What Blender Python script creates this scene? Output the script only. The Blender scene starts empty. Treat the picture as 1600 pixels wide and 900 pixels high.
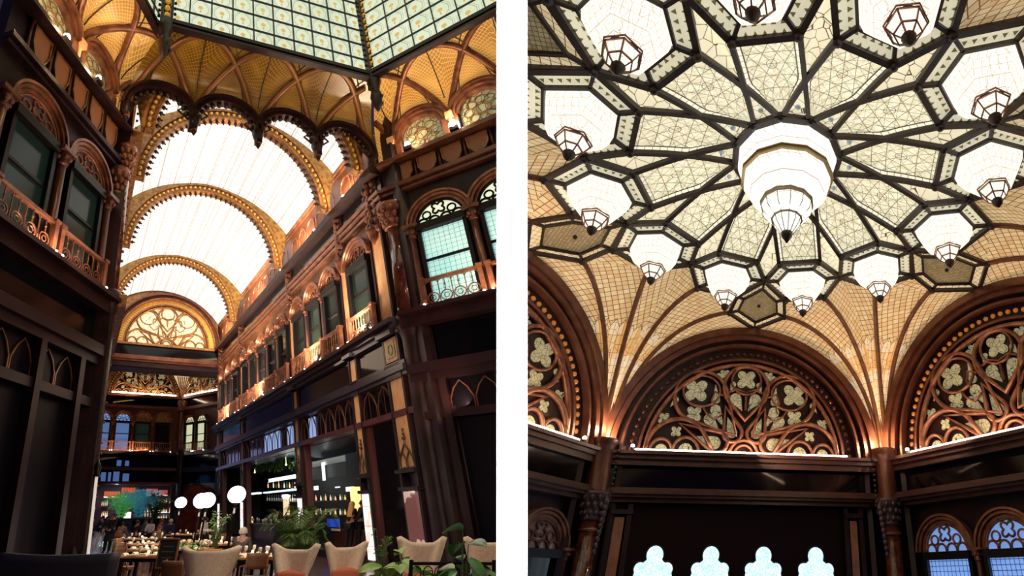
import bpy, bmesh, math, random
from math import sin, cos, pi, radians as R, sqrt, atan2, acos
from mathutils import Vector, Matrix
random.seed(7)
COL = bpy.context.scene.collection
SC = bpy.context.scene

# ------------------------------------------------------------------ camera
EYE = Vector((0, 0, 1.6414))
PITCH = math.atan(352/900.)
cam = bpy.data.cameras.new('camera'); cam.lens = 900*36/1600.; cam.sensor_width = 36
cam.clip_end = 400; cam.clip_start = .05
camo = bpy.data.objects.new('camera', cam); COL.objects.link(camo)
camo.location = EYE; camo.rotation_euler = (pi/2+PITCH, 0, 0)
SC.camera = camo
# ------------------------------------------------------------------ world, exposure
SC.view_settings.view_transform = 'Standard'
try: SC.view_settings.look = 'None'
except Exception: pass
SC.view_settings.exposure = 0.0
SC.view_settings.gamma = 1.0
SC.view_settings.use_curve_mapping = False
W = bpy.data.worlds.new('world'); SC.world = W; W.use_nodes = True
W.node_tree.nodes['Background'].inputs[0].default_value = (.24, .19, .50, 1)
W.node_tree.nodes['Background'].inputs[1].default_value = .09

def light(name, kind, loc, energy, color=(1, .8, .6), size=.3, target=None, sizey=None, spot=None, spread=None):
    l = bpy.data.lights.new(name, kind); l.energy = energy; l.color = color
    if kind == 'AREA':
        l.size = size
        if sizey: l.shape = 'RECTANGLE'; l.size_y = sizey
        if spread: l.spread = spread
    elif kind in ('POINT', 'SPOT'): l.shadow_soft_size = size
    if spot: l.spot_size = spot; l.spot_blend = .6
    o = bpy.data.objects.new(name, l); COL.objects.link(o); o.location = loc
    if target is not None:
        o.rotation_euler = (Vector(target)-Vector(loc)).to_track_quat('-Z', 'Y').to_euler()
    return o

# ------------------------------------------------------------------ the two halls' own axes (their walls lean and their plans run oblique)
class Hall:
    def __init__(s, o, x, y, z, side):
        s.o = Vector(o); s.x = Vector(x); s.y = Vector(y); s.z = Vector(z); s.side = side
    def __call__(s, p): return s.o + s.x*p[0] + s.y*p[1] + s.z*p[2]
    def lin(s, p): return s.x*p[0] + s.y*p[1] + s.z*p[2]
HL = Hall(EYE, (.8105, .3286, 0), (-.7821, 1.1034, 0), (-.2394, .1306, 1.0259), 'L')   # passage: across, along, up
HR = Hall(EYE, (1, 0, 0), (.4822, 1.1301, -.1124), (.2907, .2559, 1.0197), 'R')          # domed hall
ID = Hall((0, 0, 0), (1, 0, 0), (0, 1, 0), (0, 0, 1), None)

class Fr:
    """local frame inside a hall"""
    def __init__(s, hall, o=(0, 0, 0), ex=(1, 0, 0), ey=(0, 1, 0), ez=(0, 0, 1)):
        s.h = hall; s.o = Vector(o); s.ex = Vector(ex); s.ey = Vector(ey); s.ez = Vector(ez)
    def loc(s, x, y, z): return s.o + s.ex*x + s.ey*y + s.ez*z
    def __call__(s, x, y, z): return s.h(s.loc(x, y, z))
    def sub(s, x=0, y=0, z=0, rz=0):
        c, d = cos(rz), sin(rz)
        return Fr(s.h, s.loc(x, y, z), s.ex*c+s.ey*d, s.ey*c-s.ex*d, s.ez)
    def delta(s, x, y, z): return s.h.lin(s.ex*x+s.ey*y+s.ez*z)
WF = Fr(ID)

# ------------------------------------------------------------------ mesh builder
class MB:
    def __init__(s, fr=WF): s.fr = fr; s.v = []; s.f = []; s.uv = []; s.sm = []
    def add(s, pts, faces, uvs=None, smooth=False, fr=None):
        fr = fr or s.fr; b = len(s.v)
        s.v += [fr(*p) for p in pts]
        for i, f in enumerate(faces):
            s.f.append([b+k for k in f]); s.sm.append(smooth)
            if uvs: s.uv.append([uvs[k] for k in f])
            else: s.uv.append([(pts[k][0], pts[k][2]) for k in f])
        return s
    def box(s, x0, x1, y0, y1, z0, z1, fr=None):
        p = [(x0, y0, z0), (x1, y0, z0), (x1, y1, z0), (x0, y1, z0), (x0, y0, z1), (x1, y0, z1), (x1, y1, z1), (x0, y1, z1)]
        return s.add(p, [(0, 3, 2, 1), (4, 5, 6, 7), (0, 1, 5, 4), (1, 2, 6, 5), (2, 3, 7, 6), (3, 0, 4, 7)], fr=fr)
    def hull2(s, a, b, fr=None, caps=True, smooth=False):
        """loft between two equal rings"""
        n = len(a); p = list(a)+list(b)
        f = [(i, (i+1) % n, n+(i+1) % n, n+i) for i in range(n)]
        if caps: f += [tuple(range(n))[::-1], tuple(range(n, 2*n))]
        return s.add(p, f, fr=fr, smooth=smooth)
    def prism(s, pts, y0, y1, fr=None):
        return s.hull2([(x, y0, z) for x, z in pts], [(x, y1, z) for x, z in pts], fr)
    def ring(s, outer, inner, y0, y1, closed=True, fr=None):
        """band between two outlines (x,z) with depth"""
        n = len(outer); P = []
        for o, i in zip(outer, inner): P += [(o[0], y0, o[1]), (i[0], y0, i[1]), (i[0], y1, i[1]), (o[0], y1, o[1])]
        f = []
        for k in range(n if closed else n-1):
            a = 4*k; b = 4*((k+1) % n)
            for q in range(4): f.append((a+q, a+(q+1) % 4, b+(q+1) % 4, b+q))
        if not closed: f += [(0, 1, 2, 3), (4*n-1, 4*n-2, 4*n-3, 4*n-4)]
        return s.add(P, f, fr=fr)
    def arch(s, cx, cz, r0, r1, y0, y1, a0=0, a1=pi, n=28, kx=1, fr=None):
        A = [a0+(a1-a0)*i/n for i in range(n+1)]
        return s.ring([(cx+r1*cos(a)*kx, cz+r1*sin(a)) for a in A], [(cx+r0*cos(a)*kx, cz+r0*sin(a)) for a in A], y0, y1, abs(a1-a0) > 6.2, fr)
    def tube(s, path, r, n=6, closed=False, fr=None, flat=1.0):
        P = [Vector(p) for p in path]; m = len(P)
        rs = r if isinstance(r, (list, tuple)) else [r]*m
        pts = []; up = None
        for i in range(m):
            a = P[(i-1) % m] if (closed or i > 0) else P[i]; b = P[(i+1) % m] if (closed or i < m-1) else P[i]
            t = (b-a)
            if t.length < 1e-9: t = Vector((0, 0, 1))
            t.normalize()
            if up is None:
                up = Vector((0, 1, 0)) if abs(t.y) < .9 else Vector((1, 0, 0))
            u = (up - t*up.dot(t));
            if u.length < 1e-6: u = t.orthogonal()
            u.normalize(); up = u; w = t.cross(u)
            for k in range(n):
                an = 2*pi*(k+.5)/n
                pts.append(tuple(P[i]+u*cos(an)*rs[i]*flat*1.0+w*sin(an)*rs[i]))
        f = []
        for i in range(m if closed else m-1):
            for k in range(n):
                f.append((i*n+k, i*n+(k+1) % n, ((i+1) % m)*n+(k+1) % n, ((i+1) % m)*n+k))
        if not closed: f += [tuple(range(n))[::-1], tuple(range((m-1)*n, m*n))]
        return s.add(pts, f, fr=fr, smooth=n > 5)
    def strip(s, path, w, h, up=(0, 0, 1), fr=None):
        """square bar along a path; w sideways, h along up"""
        P = [Vector(p) for p in path]; m = len(P); pts = []; U = Vector(up)
        for i in range(m):
            t = (P[min(i+1, m-1)]-P[max(i-1, 0)]).normalized()
            sd = t.cross(U)
            if sd.length < 1e-4: sd = Vector((1, 0, 0))
            sd.normalize(); u = sd.cross(t)
            for a, b in ((-1, -1), (1, -1), (1, 1), (-1, 1)): pts.append(tuple(P[i]+sd*a*w/2+u*b*h/2))
        f = [(0, 1, 2, 3), (4*m-1, 4*m-2, 4*m-3, 4*m-4)]
        for i in range(m-1):
            for q in range(4): f.append((4*i+q, 4*i+(q+1) % 4, 4*i+4+(q+1) % 4, 4*i+4+q))
        return s.add(pts, f, fr=fr)
    def lathe(s, prof, cx=0, cy=0, cz=0, n=20, fr=None, smooth=True, a0=0):
        pts = []; uv = []
        for r, z in prof:
            for k in range(n):
                a = 2*pi*k/n+a0; pts.append((cx+r*cos(a), cy+r*sin(a), cz+z)); uv.append((a*max(r, .2), z))
        f = []; m = len(prof)
        for i in range(m-1):
            for k in range(n): f.append((i*n+k, i*n+(k+1) % n, (i+1)*n+(k+1) % n, (i+1)*n+k))
        if prof[0][0] > 1e-4: f.append(tuple(range(n))[::-1])
        if prof[-1][0] > 1e-4: f.append(tuple(range((m-1)*n, m*n)))
        return s.add(pts, f, uvs=uv, fr=fr, smooth=smooth)
    def ball(s, x, y, z, r, n=12, fr=None, sz=1):
        m = max(5, n//2)
        return s.lathe([(r*sin(pi*i/m), -r*cos(pi*i/m)*sz) for i in range(m+1)], x, y, z, n, fr)
    def grid(s, fn, nu, nv, uvf=None, fr=None, smooth=True, thick=0):
        pts = [tuple(fn(i/nu, j/nv)) for j in range(nv+1) for i in range(nu+1)]
        uv = [uvf(i/nu, j/nv) if uvf else (i/nu, j/nv) for j in range(nv+1) for i in range(nu+1)]
        f = [(j*(nu+1)+i, j*(nu+1)+i+1, (j+1)*(nu+1)+i+1, (j+1)*(nu+1)+i) for j in range(nv) for i in range(nu)]
        return s.add(pts, f, uvs=uv, fr=fr, smooth=smooth)
    def build(s, name, mat, parent=None, loc=None, side=None, solid=0):
        root = parent
        while root is not None and root.parent is not None: root = root.parent
        o0 = Vector(root['_o']) if root is not None and '_o' in root else (Vector(loc) if loc is not None else Vector((0, 0, 0)))
        if root is None and loc is None and s.v:
            xs = [v.x for v in s.v]; ys = [v.y for v in s.v]
            o0 = Vector(((min(xs)+max(xs))/2, (min(ys)+max(ys))/2, min(v.z for v in s.v)))
        me = bpy.data.meshes.new(name)
        bm = bmesh.new(); vs = [bm.verts.new(v) for v in s.v]
        uvl = bm.loops.layers.uv.new('UVMap')
        for f, uv, sm in zip(s.f, s.uv, s.sm):
            try: face = bm.faces.new([vs[k] for k in f])
            except ValueError: continue
            face.smooth = sm
            for lp, c in zip(face.loops, uv): lp[uvl].uv = c
        bmesh.ops.recalc_face_normals(bm, faces=bm.faces)
        sd = side or s.fr.h.side
        if sd == 'L' and any(v.x > -.07 for v in s.v):
            bmesh.ops.bisect_plane(bm, geom=bm.verts[:]+bm.edges[:]+bm.faces[:], plane_co=(-.07, 0, 0), plane_no=(1, 0, 0), clear_outer=True)
        if sd == 'R' and any(v.x < .07 for v in s.v):
            bmesh.ops.bisect_plane(bm, geom=bm.verts[:]+bm.edges[:]+bm.faces[:], plane_co=(.07, 0, 0), plane_no=(-1, 0, 0), clear_outer=True)
        for v in bm.verts: v.co -= o0
        empty = len(bm.faces) == 0
        bm.to_mesh(me); bm.free()
        if empty: return None
        me.materials.append(mat)
        o = bpy.data.objects.new(name, me); COL.objects.link(o)
        if parent is not None: o.parent = parent
        else: o.location = o0; o['_o'] = list(o0)
        if solid:
            md = o.modifiers.new('thickness', 'SOLIDIFY'); md.thickness = solid
        return o

def thing(name, label, cat, loc, group=None, kind=None):
    o = bpy.data.objects.new(name, None); COL.objects.link(o); o.location = loc; o['_o'] = list(loc)
    o.empty_display_size = .2
    if label: o['label'] = label
    if cat: o['category'] = cat
    if group: o['group'] = group
    if kind: o['kind'] = kind
    return o
def tag(o, label=None, cat=None, group=None, kind=None):
    if o is None: return None
    if label: o['label'] = label
    if cat: o['category'] = cat
    if group: o['group'] = group
    if kind: o['kind'] = kind
    return o
def st(o):
    if o is not None: o['kind'] = 'structure'
    return o
def dup(root, delta, label=None, group=None, name=None):
    def cp(o, par):
        c = o.copy(); COL.objects.link(c); c.parent = par
        for ch in list(o.children): cp(ch, c)
        return c
    c = cp(root, None); c.location = root.location+Vector(delta)
    if '_o' in c: c['_o'] = list(c.location)
    if label: c['label'] = label
    if group: c['group'] = group
    if name: c.name = name
    return c
cnt = {}
def num(kind):
    cnt[kind] = cnt.get(kind, 0)+1; return '%s_%d' % (kind, cnt[kind])

# ------------------------------------------------------------------ materials
def mat(name, base=(.5, .5, .5), rough=.5, metal=0, emit=None, es=0, noise=None, bump=None, spec=.5, coat=0, trans=0):
    m = bpy.data.materials.new(name); m.use_nodes = True; nt = m.node_tree; b = nt.nodes['Principled BSDF']
    b.inputs['Base Color'].default_value = (*base, 1); b.inputs['Roughness'].default_value = rough
    b.inputs['Metallic'].default_value = metal; b.inputs['Specular IOR Level'].default_value = spec
    b.inputs['Coat Weight'].default_value = coat; b.inputs['Transmission Weight'].default_value = trans
    if emit: b.inputs['Emission Color'].default_value = (*emit, 1); b.inputs['Emission Strength'].default_value = es
    tc = None
    if noise:
        c2, sc, lo, hi = noise
        tc = nt.nodes.new('ShaderNodeTexCoord'); n = nt.nodes.new('ShaderNodeTexNoise'); n.inputs['Scale'].default_value = sc; n.inputs['Detail'].default_value = 5
        r = nt.nodes.new('ShaderNodeValToRGB'); r.color_ramp.elements[0].color = (*base, 1); r.color_ramp.elements[1].color = (*c2, 1)
        r.color_ramp.elements[0].position = lo; r.color_ramp.elements[1].position = hi
        nt.links.new(tc.outputs['Object'], n.inputs['Vector']); nt.links.new(n.outputs['Fac'], r.inputs['Fac']); nt.links.new(r.outputs['Color'], b.inputs['Base Color'])
        if emit: nt.links.new(r.outputs['Color'], b.inputs['Emission Color'])
    if bump:
        sc, strg = bump
        tc = tc or nt.nodes.new('ShaderNodeTexCoord'); n = nt.nodes.new('ShaderNodeTexNoise'); n.inputs['Scale'].default_value = sc
        bp = nt.nodes.new('ShaderNodeBump'); bp.inputs['Strength'].default_value = strg; bp.inputs['Distance'].default_value = .03
        nt.links.new(tc.outputs['Object'], n.inputs['Vector']); nt.links.new(n.outputs['Fac'], bp.inputs['Height']); nt.links.new(bp.outputs['Normal'], b.inputs['Normal'])
    return m

class G:
    """tiny node-graph helper for leaded-glass patterns"""
    def __init__(s, m): s.nt = m.node_tree; s.uv = s.nt.nodes.new('ShaderNodeUVMap').outputs[0]
    def mth(s, op, a, b=None, c=None):
        n = s.nt.nodes.new('ShaderNodeMath'); n.operation = op
        for i, v in enumerate((a, b, c)):
            if v is None: continue
            if isinstance(v, (int, float)): n.inputs[i].default_value = v
            else: s.nt.links.new(v, n.inputs[i])
        return n.outputs[0]
    def mp(s, sx, sy, rot=0, ox=0, oy=0):
        n = s.nt.nodes.new('ShaderNodeMapping'); n.inputs['Scale'].default_value = (1/sx, 1/sy, 1); n.inputs['Location'].default_value = (ox, oy, 0)
        src = s.uv
        if rot:
            r = s.nt.nodes.new('ShaderNodeMapping'); r.inputs['Rotation'].default_value = (0, 0, rot); s.nt.links.new(s.uv, r.inputs['Vector']); src = r.outputs[0]
        s.nt.links.new(src, n.inputs['Vector']); return n.outputs[0]
    def xy(s, v):
        n = s.nt.nodes.new('ShaderNodeSeparateXYZ'); s.nt.links.new(v, n.inputs[0]); return n.outputs[0], n.outputs[1]
    def cellc(s, x):  # distance from cell centre 0...5
        return s.mth('ABSOLUTE', s.mth('SUBTRACT', s.mth('FRACT', x), .5))
    def lines(s, sx, sy, w, rot=0, ox=0, oy=0):
        x, y = s.xy(s.mp(sx, sy, rot, ox, oy))
        a = s.mth('GREATER_THAN', s.cellc(x), .5-w/sx/2); b = s.mth('GREATER_THAN', s.cellc(y), .5-w/sy/2)
        return s.mth('MAXIMUM', a, b)
    def vor(s, scale, w):
        n = s.nt.nodes.new('ShaderNodeTexVoronoi'); n.feature = 'DISTANCE_TO_EDGE'; n.inputs['Scale'].default_value = scale
        s.nt.links.new(s.uv, n.inputs['Vector']); return s.mth('LESS_THAN', n.outputs['Distance'], w)
    def cellnoise(s, sx, sy, rot=0, ox=0, oy=0):
        v = s.mp(sx, sy, rot, ox, oy)
        fl = s.nt.nodes.new('ShaderNodeVectorMath'); fl.operation = 'FLOOR'; s.nt.links.new(v, fl.inputs[0])
        n = s.nt.nodes.new('ShaderNodeTexWhiteNoise'); n.noise_dimensions = '2D'; s.nt.links.new(fl.outputs[0], n.inputs['Vector']); return n.outputs['Value']
    def noise(s, sc, det=3):
        n = s.nt.nodes.new('ShaderNodeTexNoise'); n.inputs['Scale'].default_value = sc; n.inputs['Detail'].default_value = det
        s.nt.links.new(s.uv, n.inputs['Vector']); return n.outputs['Fac']
    def mix(s, f, a, b):
        n = s.nt.nodes.new('ShaderNodeMix'); n.data_type = 'RGBA'
        if isinstance(f, (int, float)): n.inputs[0].default_value = f
        else: s.nt.links.new(f, n.inputs[0])
        for i, v in ((6, a), (7, b)):
            if isinstance(v, tuple): n.inputs[i].default_value = (*v, 1)
            else: s.nt.links.new(v, n.inputs[i])
        return n.outputs[2]
def pmat(name, fn, rough=.4, es=1.0, base=True):
    """patterned glass: fn(G) -> colour socket"""
    m = bpy.data.materials.new(name); m.use_nodes = True; b = m.node_tree.nodes['Principled BSDF']; g = G(m)
    c = fn(g)
    if base: m.node_tree.links.new(c, b.inputs['Base Color'])
    else: b.inputs['Base Color'].default_value = (.06, .055, .05, 1)
    b.inputs['Roughness'].default_value = rough
    m.node_tree.links.new(c, b.inputs['Emission Color']); b.inputs['Emission Strength'].default_value = es
    return m

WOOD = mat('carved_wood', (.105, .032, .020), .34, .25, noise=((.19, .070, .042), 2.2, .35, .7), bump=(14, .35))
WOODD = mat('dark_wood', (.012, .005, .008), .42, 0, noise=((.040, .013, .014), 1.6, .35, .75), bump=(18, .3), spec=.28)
COPPER = mat('copper_moulding', (.38, .165, .095), .33, .45, noise=((.17, .060, .036), 3, .35, .65), bump=(20, .25))
GOLDW = mat('gilded_wood', (.42, .21, .075), .38, .4, noise=((.20, .085, .03), 6, .4, .65), bump=(22, .4))
IRON = mat('rib_wood', (.018, .008, .006), .5, 0, noise=((.036, .015, .010), 4, .4, .65))
RIBR = mat('fan_rib_wood', (.19, .075, .035), .42, .1, noise=((.12, .045, .022), 4, .4, .65))
OCHRE = mat('ochre_marble', (.84, .50, .25), .4, 0, noise=((.72, .38, .18), 3, .35, .7))
REDM = mat('red_marble', (.15, .040, .022), .14, 0, noise=((.045, .012, .010), 3.5, .35, .65), coat=.5)
BLACKG = mat('black_glass', (.003, .003, .006), .10, 0, spec=.30)
SLATE = mat('slate_moulding', (.040, .033, .050), .3, .2, bump=(10, .2))
PURPW = mat('mahogany_rail', (.13, .040, .042), .35, .0, noise=((.08, .022, .026), 3, .35, .7))
WHITE = mat('white_plaster', (.93, .93, .93), .8)
LED = mat('led_strip', (1, .9, .7), .5, emit=(1, .86, .68), es=14)
LEDB = mat('spot_bulb', (1, .95, .85), .5, emit=(1, .93, .84), es=30)
BLACK = mat('black_metal', (.012, .011, .013), .35, .4)
WOODM = mat('brown_cornice_wood', (.060, .024, .022), .34, .15, noise=((.105, .040, .032), 2.2, .35, .7), bump=(14, .3))
SASH = mat('black_sash', (.006, .005, .006), .45, spec=.2)
# ================================================================== WHITE GUTTER between the two views, built as a dividing wall
cA = Vector((0, cos(PITCH), sin(PITCH))); cU = Vector((0, -sin(PITCH), cos(PITCH)))
DW = Fr(ID, EYE, (1, 0, 0), cA, cU)
m = MB(DW); hw = 24/900.*2.0
m.box(-hw, hw, 2.0, 70, -14, 40)
dw = st(m.build('wall_gutter', WHITE)); 
light('gutter_fill', 'AREA', DW(0, 1.45, -1.30), 42, (1, 1, 1), .08, DW(0, 2.0, .15), sizey=.3, spread=1.7)  # two unseen lights, added to bring the gutter face to white
light('gutter_fill', 'AREA', DW(0, 1.45, 1.30), 16, (1, 1, 1), .08, DW(0, 2.0, .2), sizey=.3, spread=1.9)

# ================================================================== TRACERY
def teardrop(cx, cz, r, tx, tz, n=22):
    d = sqrt((tx-cx)**2+(tz-cz)**2); th = atan2(tz-cz, tx-cx); ph = acos(min(.999, r/d))
    a0 = th+ph; a1 = th-ph+2*pi
    pts = [(cx+r*cos(a0+(a1-a0)*i/n), cz+r*sin(a0+(a1-a0)*i/n)) for i in range(n+1)]
    return pts+[(tx, tz)]
def quatre(cx, cz, r, rot=pi/4, n=32, k=4):
    return [(cx+r*(.50+.50*abs(cos(k/2*(a-rot))))*cos(a), cz+r*(.50+.50*abs(cos(k/2*(a-rot))))*sin(a)) for a in [2*pi*i/n for i in range(n)]]
def tympanum(fr, cx, cz, rad, parent, mtr, mback, mglass, y=0, depth=.16, wr=.022, bars=8):
    S = lambda P: [(cx+x*rad, cz+z*rad) for x, z in P]
    m = MB(fr); m.prism(S([(cos(a), sin(a)) for a in [pi*i/30 for i in range(31)]]), y, y+.03); m.build('backing', mback, parent)
    t = MB(fr); g = MB(fr)
    yy = y+depth*.6
    def loop(P, w=wr, closed=True): t.tube([(x, yy, z) for x, z in S(P)], w*rad, 6, closed, flat=1.6)
    def gl(P): g.prism(S(P), y+.03, y+.06)
    for sx in (-1, 1):
        M = lambda P: [(sx*x, z) for x, z in P]
        loop(M(teardrop(.47, .60, .275, .08, .20)))
        loop(M([(.47+.2*cos(a)*.98, .66+.17*sin(a)) for a in [2*pi*i/20 for i in range(20)]]), wr*.6)
        gl(M(quatre(.53, .67, .14))); gl(M(teardrop(.31, .47, .055, .22, .30))); gl(M(teardrop(.37, .37, .055, .26, .26))); gl(M(teardrop(.31, .58, .04, .33, .75, 8))); gl(M(quatre(.53, .42, .09)))
        loop(M([(.23, .42), (.32, .36), (.40, .42), (.45, .50)]), wr*.5, False); loop(M([(.24, .62), (.33, .66), (.36, .56), (.33, .5)]), wr*.5, False)
        loop(M(teardrop(.12, .23, .095, .21, .50))); gl(M(teardrop(.125, .24, .055, .18, .40)))
        gl(M(teardrop(.105, .60, .06, .03, .47))); loop(M([(.0, .47), (.0, .66), (.10, .70), (.18, .66)]), wr*.55, False)
        # lower leaf arches
        loop(M([(.97*1+.0, .02)]+[(.66+.30*cos(a), .06+.29*sin(a)) for a in [pi*i/14*.8 for i in range(15)]]+[(.30, .02)]), wr*1.1, False)
        loop(M(teardrop(.27, .13, .105, .66, .30)))
        gl(M(teardrop(.30, .13, .065, .48, .19)))
        for c, r in ((.82, .11), (.58, .13)):
            loop(M([(c+r*cos(a), .02+r*sin(a)*1.15) for a in [pi*i/12 for i in range(13)]]), wr*.8, False)
            gl(M([(c+r*.6*cos(a), .02+r*.75*sin(a)) for a in [pi*i/8 for i in range(9)]]))
        gl(M(quatre(.69, .23, .06))); gl(M(quatre(.83, .36, .065))); gl(M(quatre(.24, .87, .06))); gl(M(teardrop(.73, .56, .03, .78, .48, 8))); gl(M(teardrop(.30, .86, .02, .36, .84, 6)))
        gl(M(teardrop(.14, .76, .03, .17, .67, 8)))
    loop(teardrop(0, .72, .24, 0, .36)); gl(quatre(0, .82, .12)); loop([(.16*cos(a), .80+.16*sin(a)) for a in [2*pi*i/18 for i in range(18)]], wr*.6)
    loop([(.14*cos(a), .02+.14*sin(a)) for a in [pi*i/12 for i in range(13)]], wr*.9, False)
    loop([(.09*cos(a), .02+.09*sin(a)) for a in [pi*i/12 for i in range(13)]], wr*.7, False)
    loop([(.975*cos(a), .975*sin(a)) for a in [pi*i/40 for i in range(41)]], wr*1.1, False)
    t.build('tracery', mtr, parent); g.build('glass', mglass, parent)

def lunette_small(fr, cx, cz, r, parent, mtr, mglass, y=0, moulds=True, mm=None):
    """round-headed light with lattice of loops, r = radius of the glass"""
    g = MB(fr); g.prism([(cx+r*cos(a), cz+r*sin(a)) for a in [pi*i/20 for i in range(21)]], y, y+.02); g.build('arch_glass', mglass, parent)
    t = MB(fr)
    def loop(P, w, closed=True): t.tube([(cx+x*r, y+.07, cz+z*r) for x, z in P], w*r, 6, closed, flat=1.5)
    loop(quatre(0, .62, .30), .045)
    for sx in (-1, 1): loop([(sx*.52+.17*cos(a), .42+.17*sin(a)) for a in [2*pi*i/12 for i in range(12)]], .04)
    for i in range(4):
        c = -.72+.48*i; loop([(c+.23*cos(a), .02+.26*sin(a)) for a in [pi*k/8 for k in range(9)]], .045, False)
    loop([(.97*cos(a), .97*sin(a)) for a in [pi*i/20 for i in range(21)]], .06, False)
    t.build('tracery', mtr, parent)
    if moulds:
        m = MB(fr)
        m.arch(cx, cz, r*1.0, r*1.12, y, y+.16); m.arch(cx, cz, r*1.14, r*1.24, y, y+.24); m.arch(cx, cz, r*1.27, r*1.36, y, y+.30)
        m.build('arch_moulding', mm or COPPER, parent)
# ================================================================== RIGHT: DOMED HALL
PHI = 1.7245; CX, CY = .005, 10.56; DW_ = 10.32; ZR = 10.1; ZH = 10.93
def Fk(a, r=0, z=0):   # frame turned so that x points outward along azimuth PHI+a
    b = PHI+a; n = Vector((cos(b), sin(b), 0)); t = Vector((-sin(b), cos(b), 0))
    return Fr(HR, Vector((CX, CY, 0))+n*r+Vector((0, 0, z)), n, t)
def Wk(k):             # wall frame: x left to right seen from inside, y into the room
    b = PHI+k*pi/3; n = Vector((cos(b), sin(b), 0))
    return Fr(HR, Vector((CX, CY, 0))+n*DW_, (sin(b), -cos(b), 0), -n)
CF = Fr(HR, (CX, CY, 0))
pol = lambda r, a: (r*cos(PHI+R(a)), r*sin(PHI+R(a)))

def _petal(g):
    x, y = g.xy(g.uv); X = g.mth('MULTIPLY', g.mth('SUBTRACT', x, .5), 1.9)
    ed = g.mth('ABSOLUTE', g.mth('SUBTRACT', x, .5))
    rim = g.mth('GREATER_THAN', ed, .405)
    rl = g.mth('LESS_THAN', g.mth('ABSOLUTE', g.mth('SUBTRACT', ed, .405)), .012)
    br = g.mth('GREATER_THAN', g.cellc(g.mth('DIVIDE', y, .2)), .46)
    L = []
    for kx, ky, p, w in ((1, .62, .42, .47), (1, -.62, .42, .47), (0, 1, .42, .475), (1, 1.9, .62, .48), (1, -1.9, .62, .48)):
        e = g.mth('DIVIDE', g.mth('ADD', g.mth('MULTIPLY', X, kx), g.mth('MULTIPLY', y, ky)), p)
        L.append(g.mth('GREATER_THAN', g.cellc(e), w))
    inn = L[0]
    for l in L[1:]: inn = g.mth('MAXIMUM', inn, l)
    d = g.mth('SQRT', g.mth('ADD', g.mth('MULTIPLY', X, X), g.mth('POWER', g.mth('SUBTRACT', y, 3.35), 2.0)))
    c1 = g.mth('LESS_THAN', g.mth('ABSOLUTE', g.mth('SUBTRACT', d, .16)), .012)
    inn = g.mth('MAXIMUM', inn, c1)
    line = g.mth('MAXIMUM', rl, g.mth('ADD', g.mth('MULTIPLY', rim, br), g.mth('MULTIPLY', g.mth('SUBTRACT', 1, rim), g.mth('MULTIPLY', inn, .85))))
    glass = g.mix(g.cellnoise(.05, .17), (.74, .67, .43), (.95, .89, .66))
    glass = g.mix(rim, glass, (1, .93, .70))
    return g.mix(line, glass, (.07, .055, .03))
PETAL = pmat('petal_leaded_glass', _petal, .35, .92)
def _lat(c1, c2, sx, rot, lead=(.16, .09, .03), w=.02, sy=None):
    def f(g):
        gl = g.mix(g.cellnoise(sx, sy or sx, rot), c1, c2)
        return g.mix(g.lines(sx, sy or sx, w, rot), gl, lead)
    return f
def _fan(g):
    # rows: blocks near the base, tall panes, a stepped frieze, then a square lattice (v = height along the web)
    x, y = g.xy(g.uv)
    lo = g.mix(g.cellnoise(.16, .30), (1, .74, .42), (1, .92, .70)); lo = g.mix(g.lines(.16, .30, .02), lo, (.30, .16, .05))  # base blocks paler: uplight glow at the foot put into the colour
    mid = g.mix(g.cellnoise(.17, .75, 0, 0, .3), (.86, .50, .17), (1, .86, .60)); mid = g.mix(g.mth('MAXIMUM', g.lines(.17, .75, .02, 0, 0, .3), g.vor(2.2, .018)), mid, (.30, .16, .05))
    up = g.mix(g.cellnoise(.23, .23, .35), (.74, .50, .24), (.95, .76, .45)); up = g.mix(g.lines(.23, .23, .030, .35), up, (.26, .14, .05))
    zig = g.mth('MULTIPLY', g.cellc(g.mth('DIVIDE', x, .34)), .7)
    a = g.mth('GREATER_THAN', g.mth('ADD', y, zig), 3.5); b = g.mth('GREATER_THAN', g.mth('ADD', y, zig), 5.0)
    bl = g.mth('LESS_THAN', g.mth('ABSOLUTE', g.mth('SUBTRACT', g.mth('ADD', y, zig), 5.0)), .03)
    c = g.mix(b, g.mix(a, lo, mid), up)
    return g.mix(bl, c, (.16, .09, .03))
FAN = pmat('fan_vault_leaded_glass', _fan, .38, .42)
LATT = pmat('square_leaded_glass', _lat((.80, .62, .34), (.95, .80, .52), .19, .5), .38, .55)
BRICK = pmat('edge_glass_blocks', _lat((.90, .74, .46), (.98, .86, .58), .24, 0, (.12, .08, .04), .02, .6), .38, .35)
HEXG = pmat('brown_hexagon_glass', _lat((.34, .27, .14), (.50, .42, .24), .11, .5, (.10, .07, .03), .015), .4, .25)
def _scal(g):
    x, y = g.xy(g.mp(.21, .26)); fx = g.mth('FRACT', x); fy = g.mth('FRACT', y)
    tri = g.mth('LESS_THAN', g.mth('ADD', g.mth('ABSOLUTE', g.mth('SUBTRACT', fx, .5)), g.mth('MULTIPLY', fy, .55)), .40)
    tri2 = g.mth('GREATER_THAN', fy, .18)
    return g.mix(g.mth('MULTIPLY', tri, tri2), (.92, .86, .62), (.16, .14, .05))
SCAL = pmat('scalloped_cream_tiles', _scal, .4, .6)
KITE = pmat('kite_leaded_glass', lambda g: g.mix(g.vor(3.2, .02), (.88, .80, .56), (.10, .07, .04)), .35, .85)
def _lant(g):
    l = g.mth('MAXIMUM', g.lines(.16, .2, .008), g.vor(7, .012))
    return g.mix(l, (1, .95, .84), (.42, .30, .14))
LANT = pmat('lantern_glass', _lant, .3, 1.25, base=False)
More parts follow.
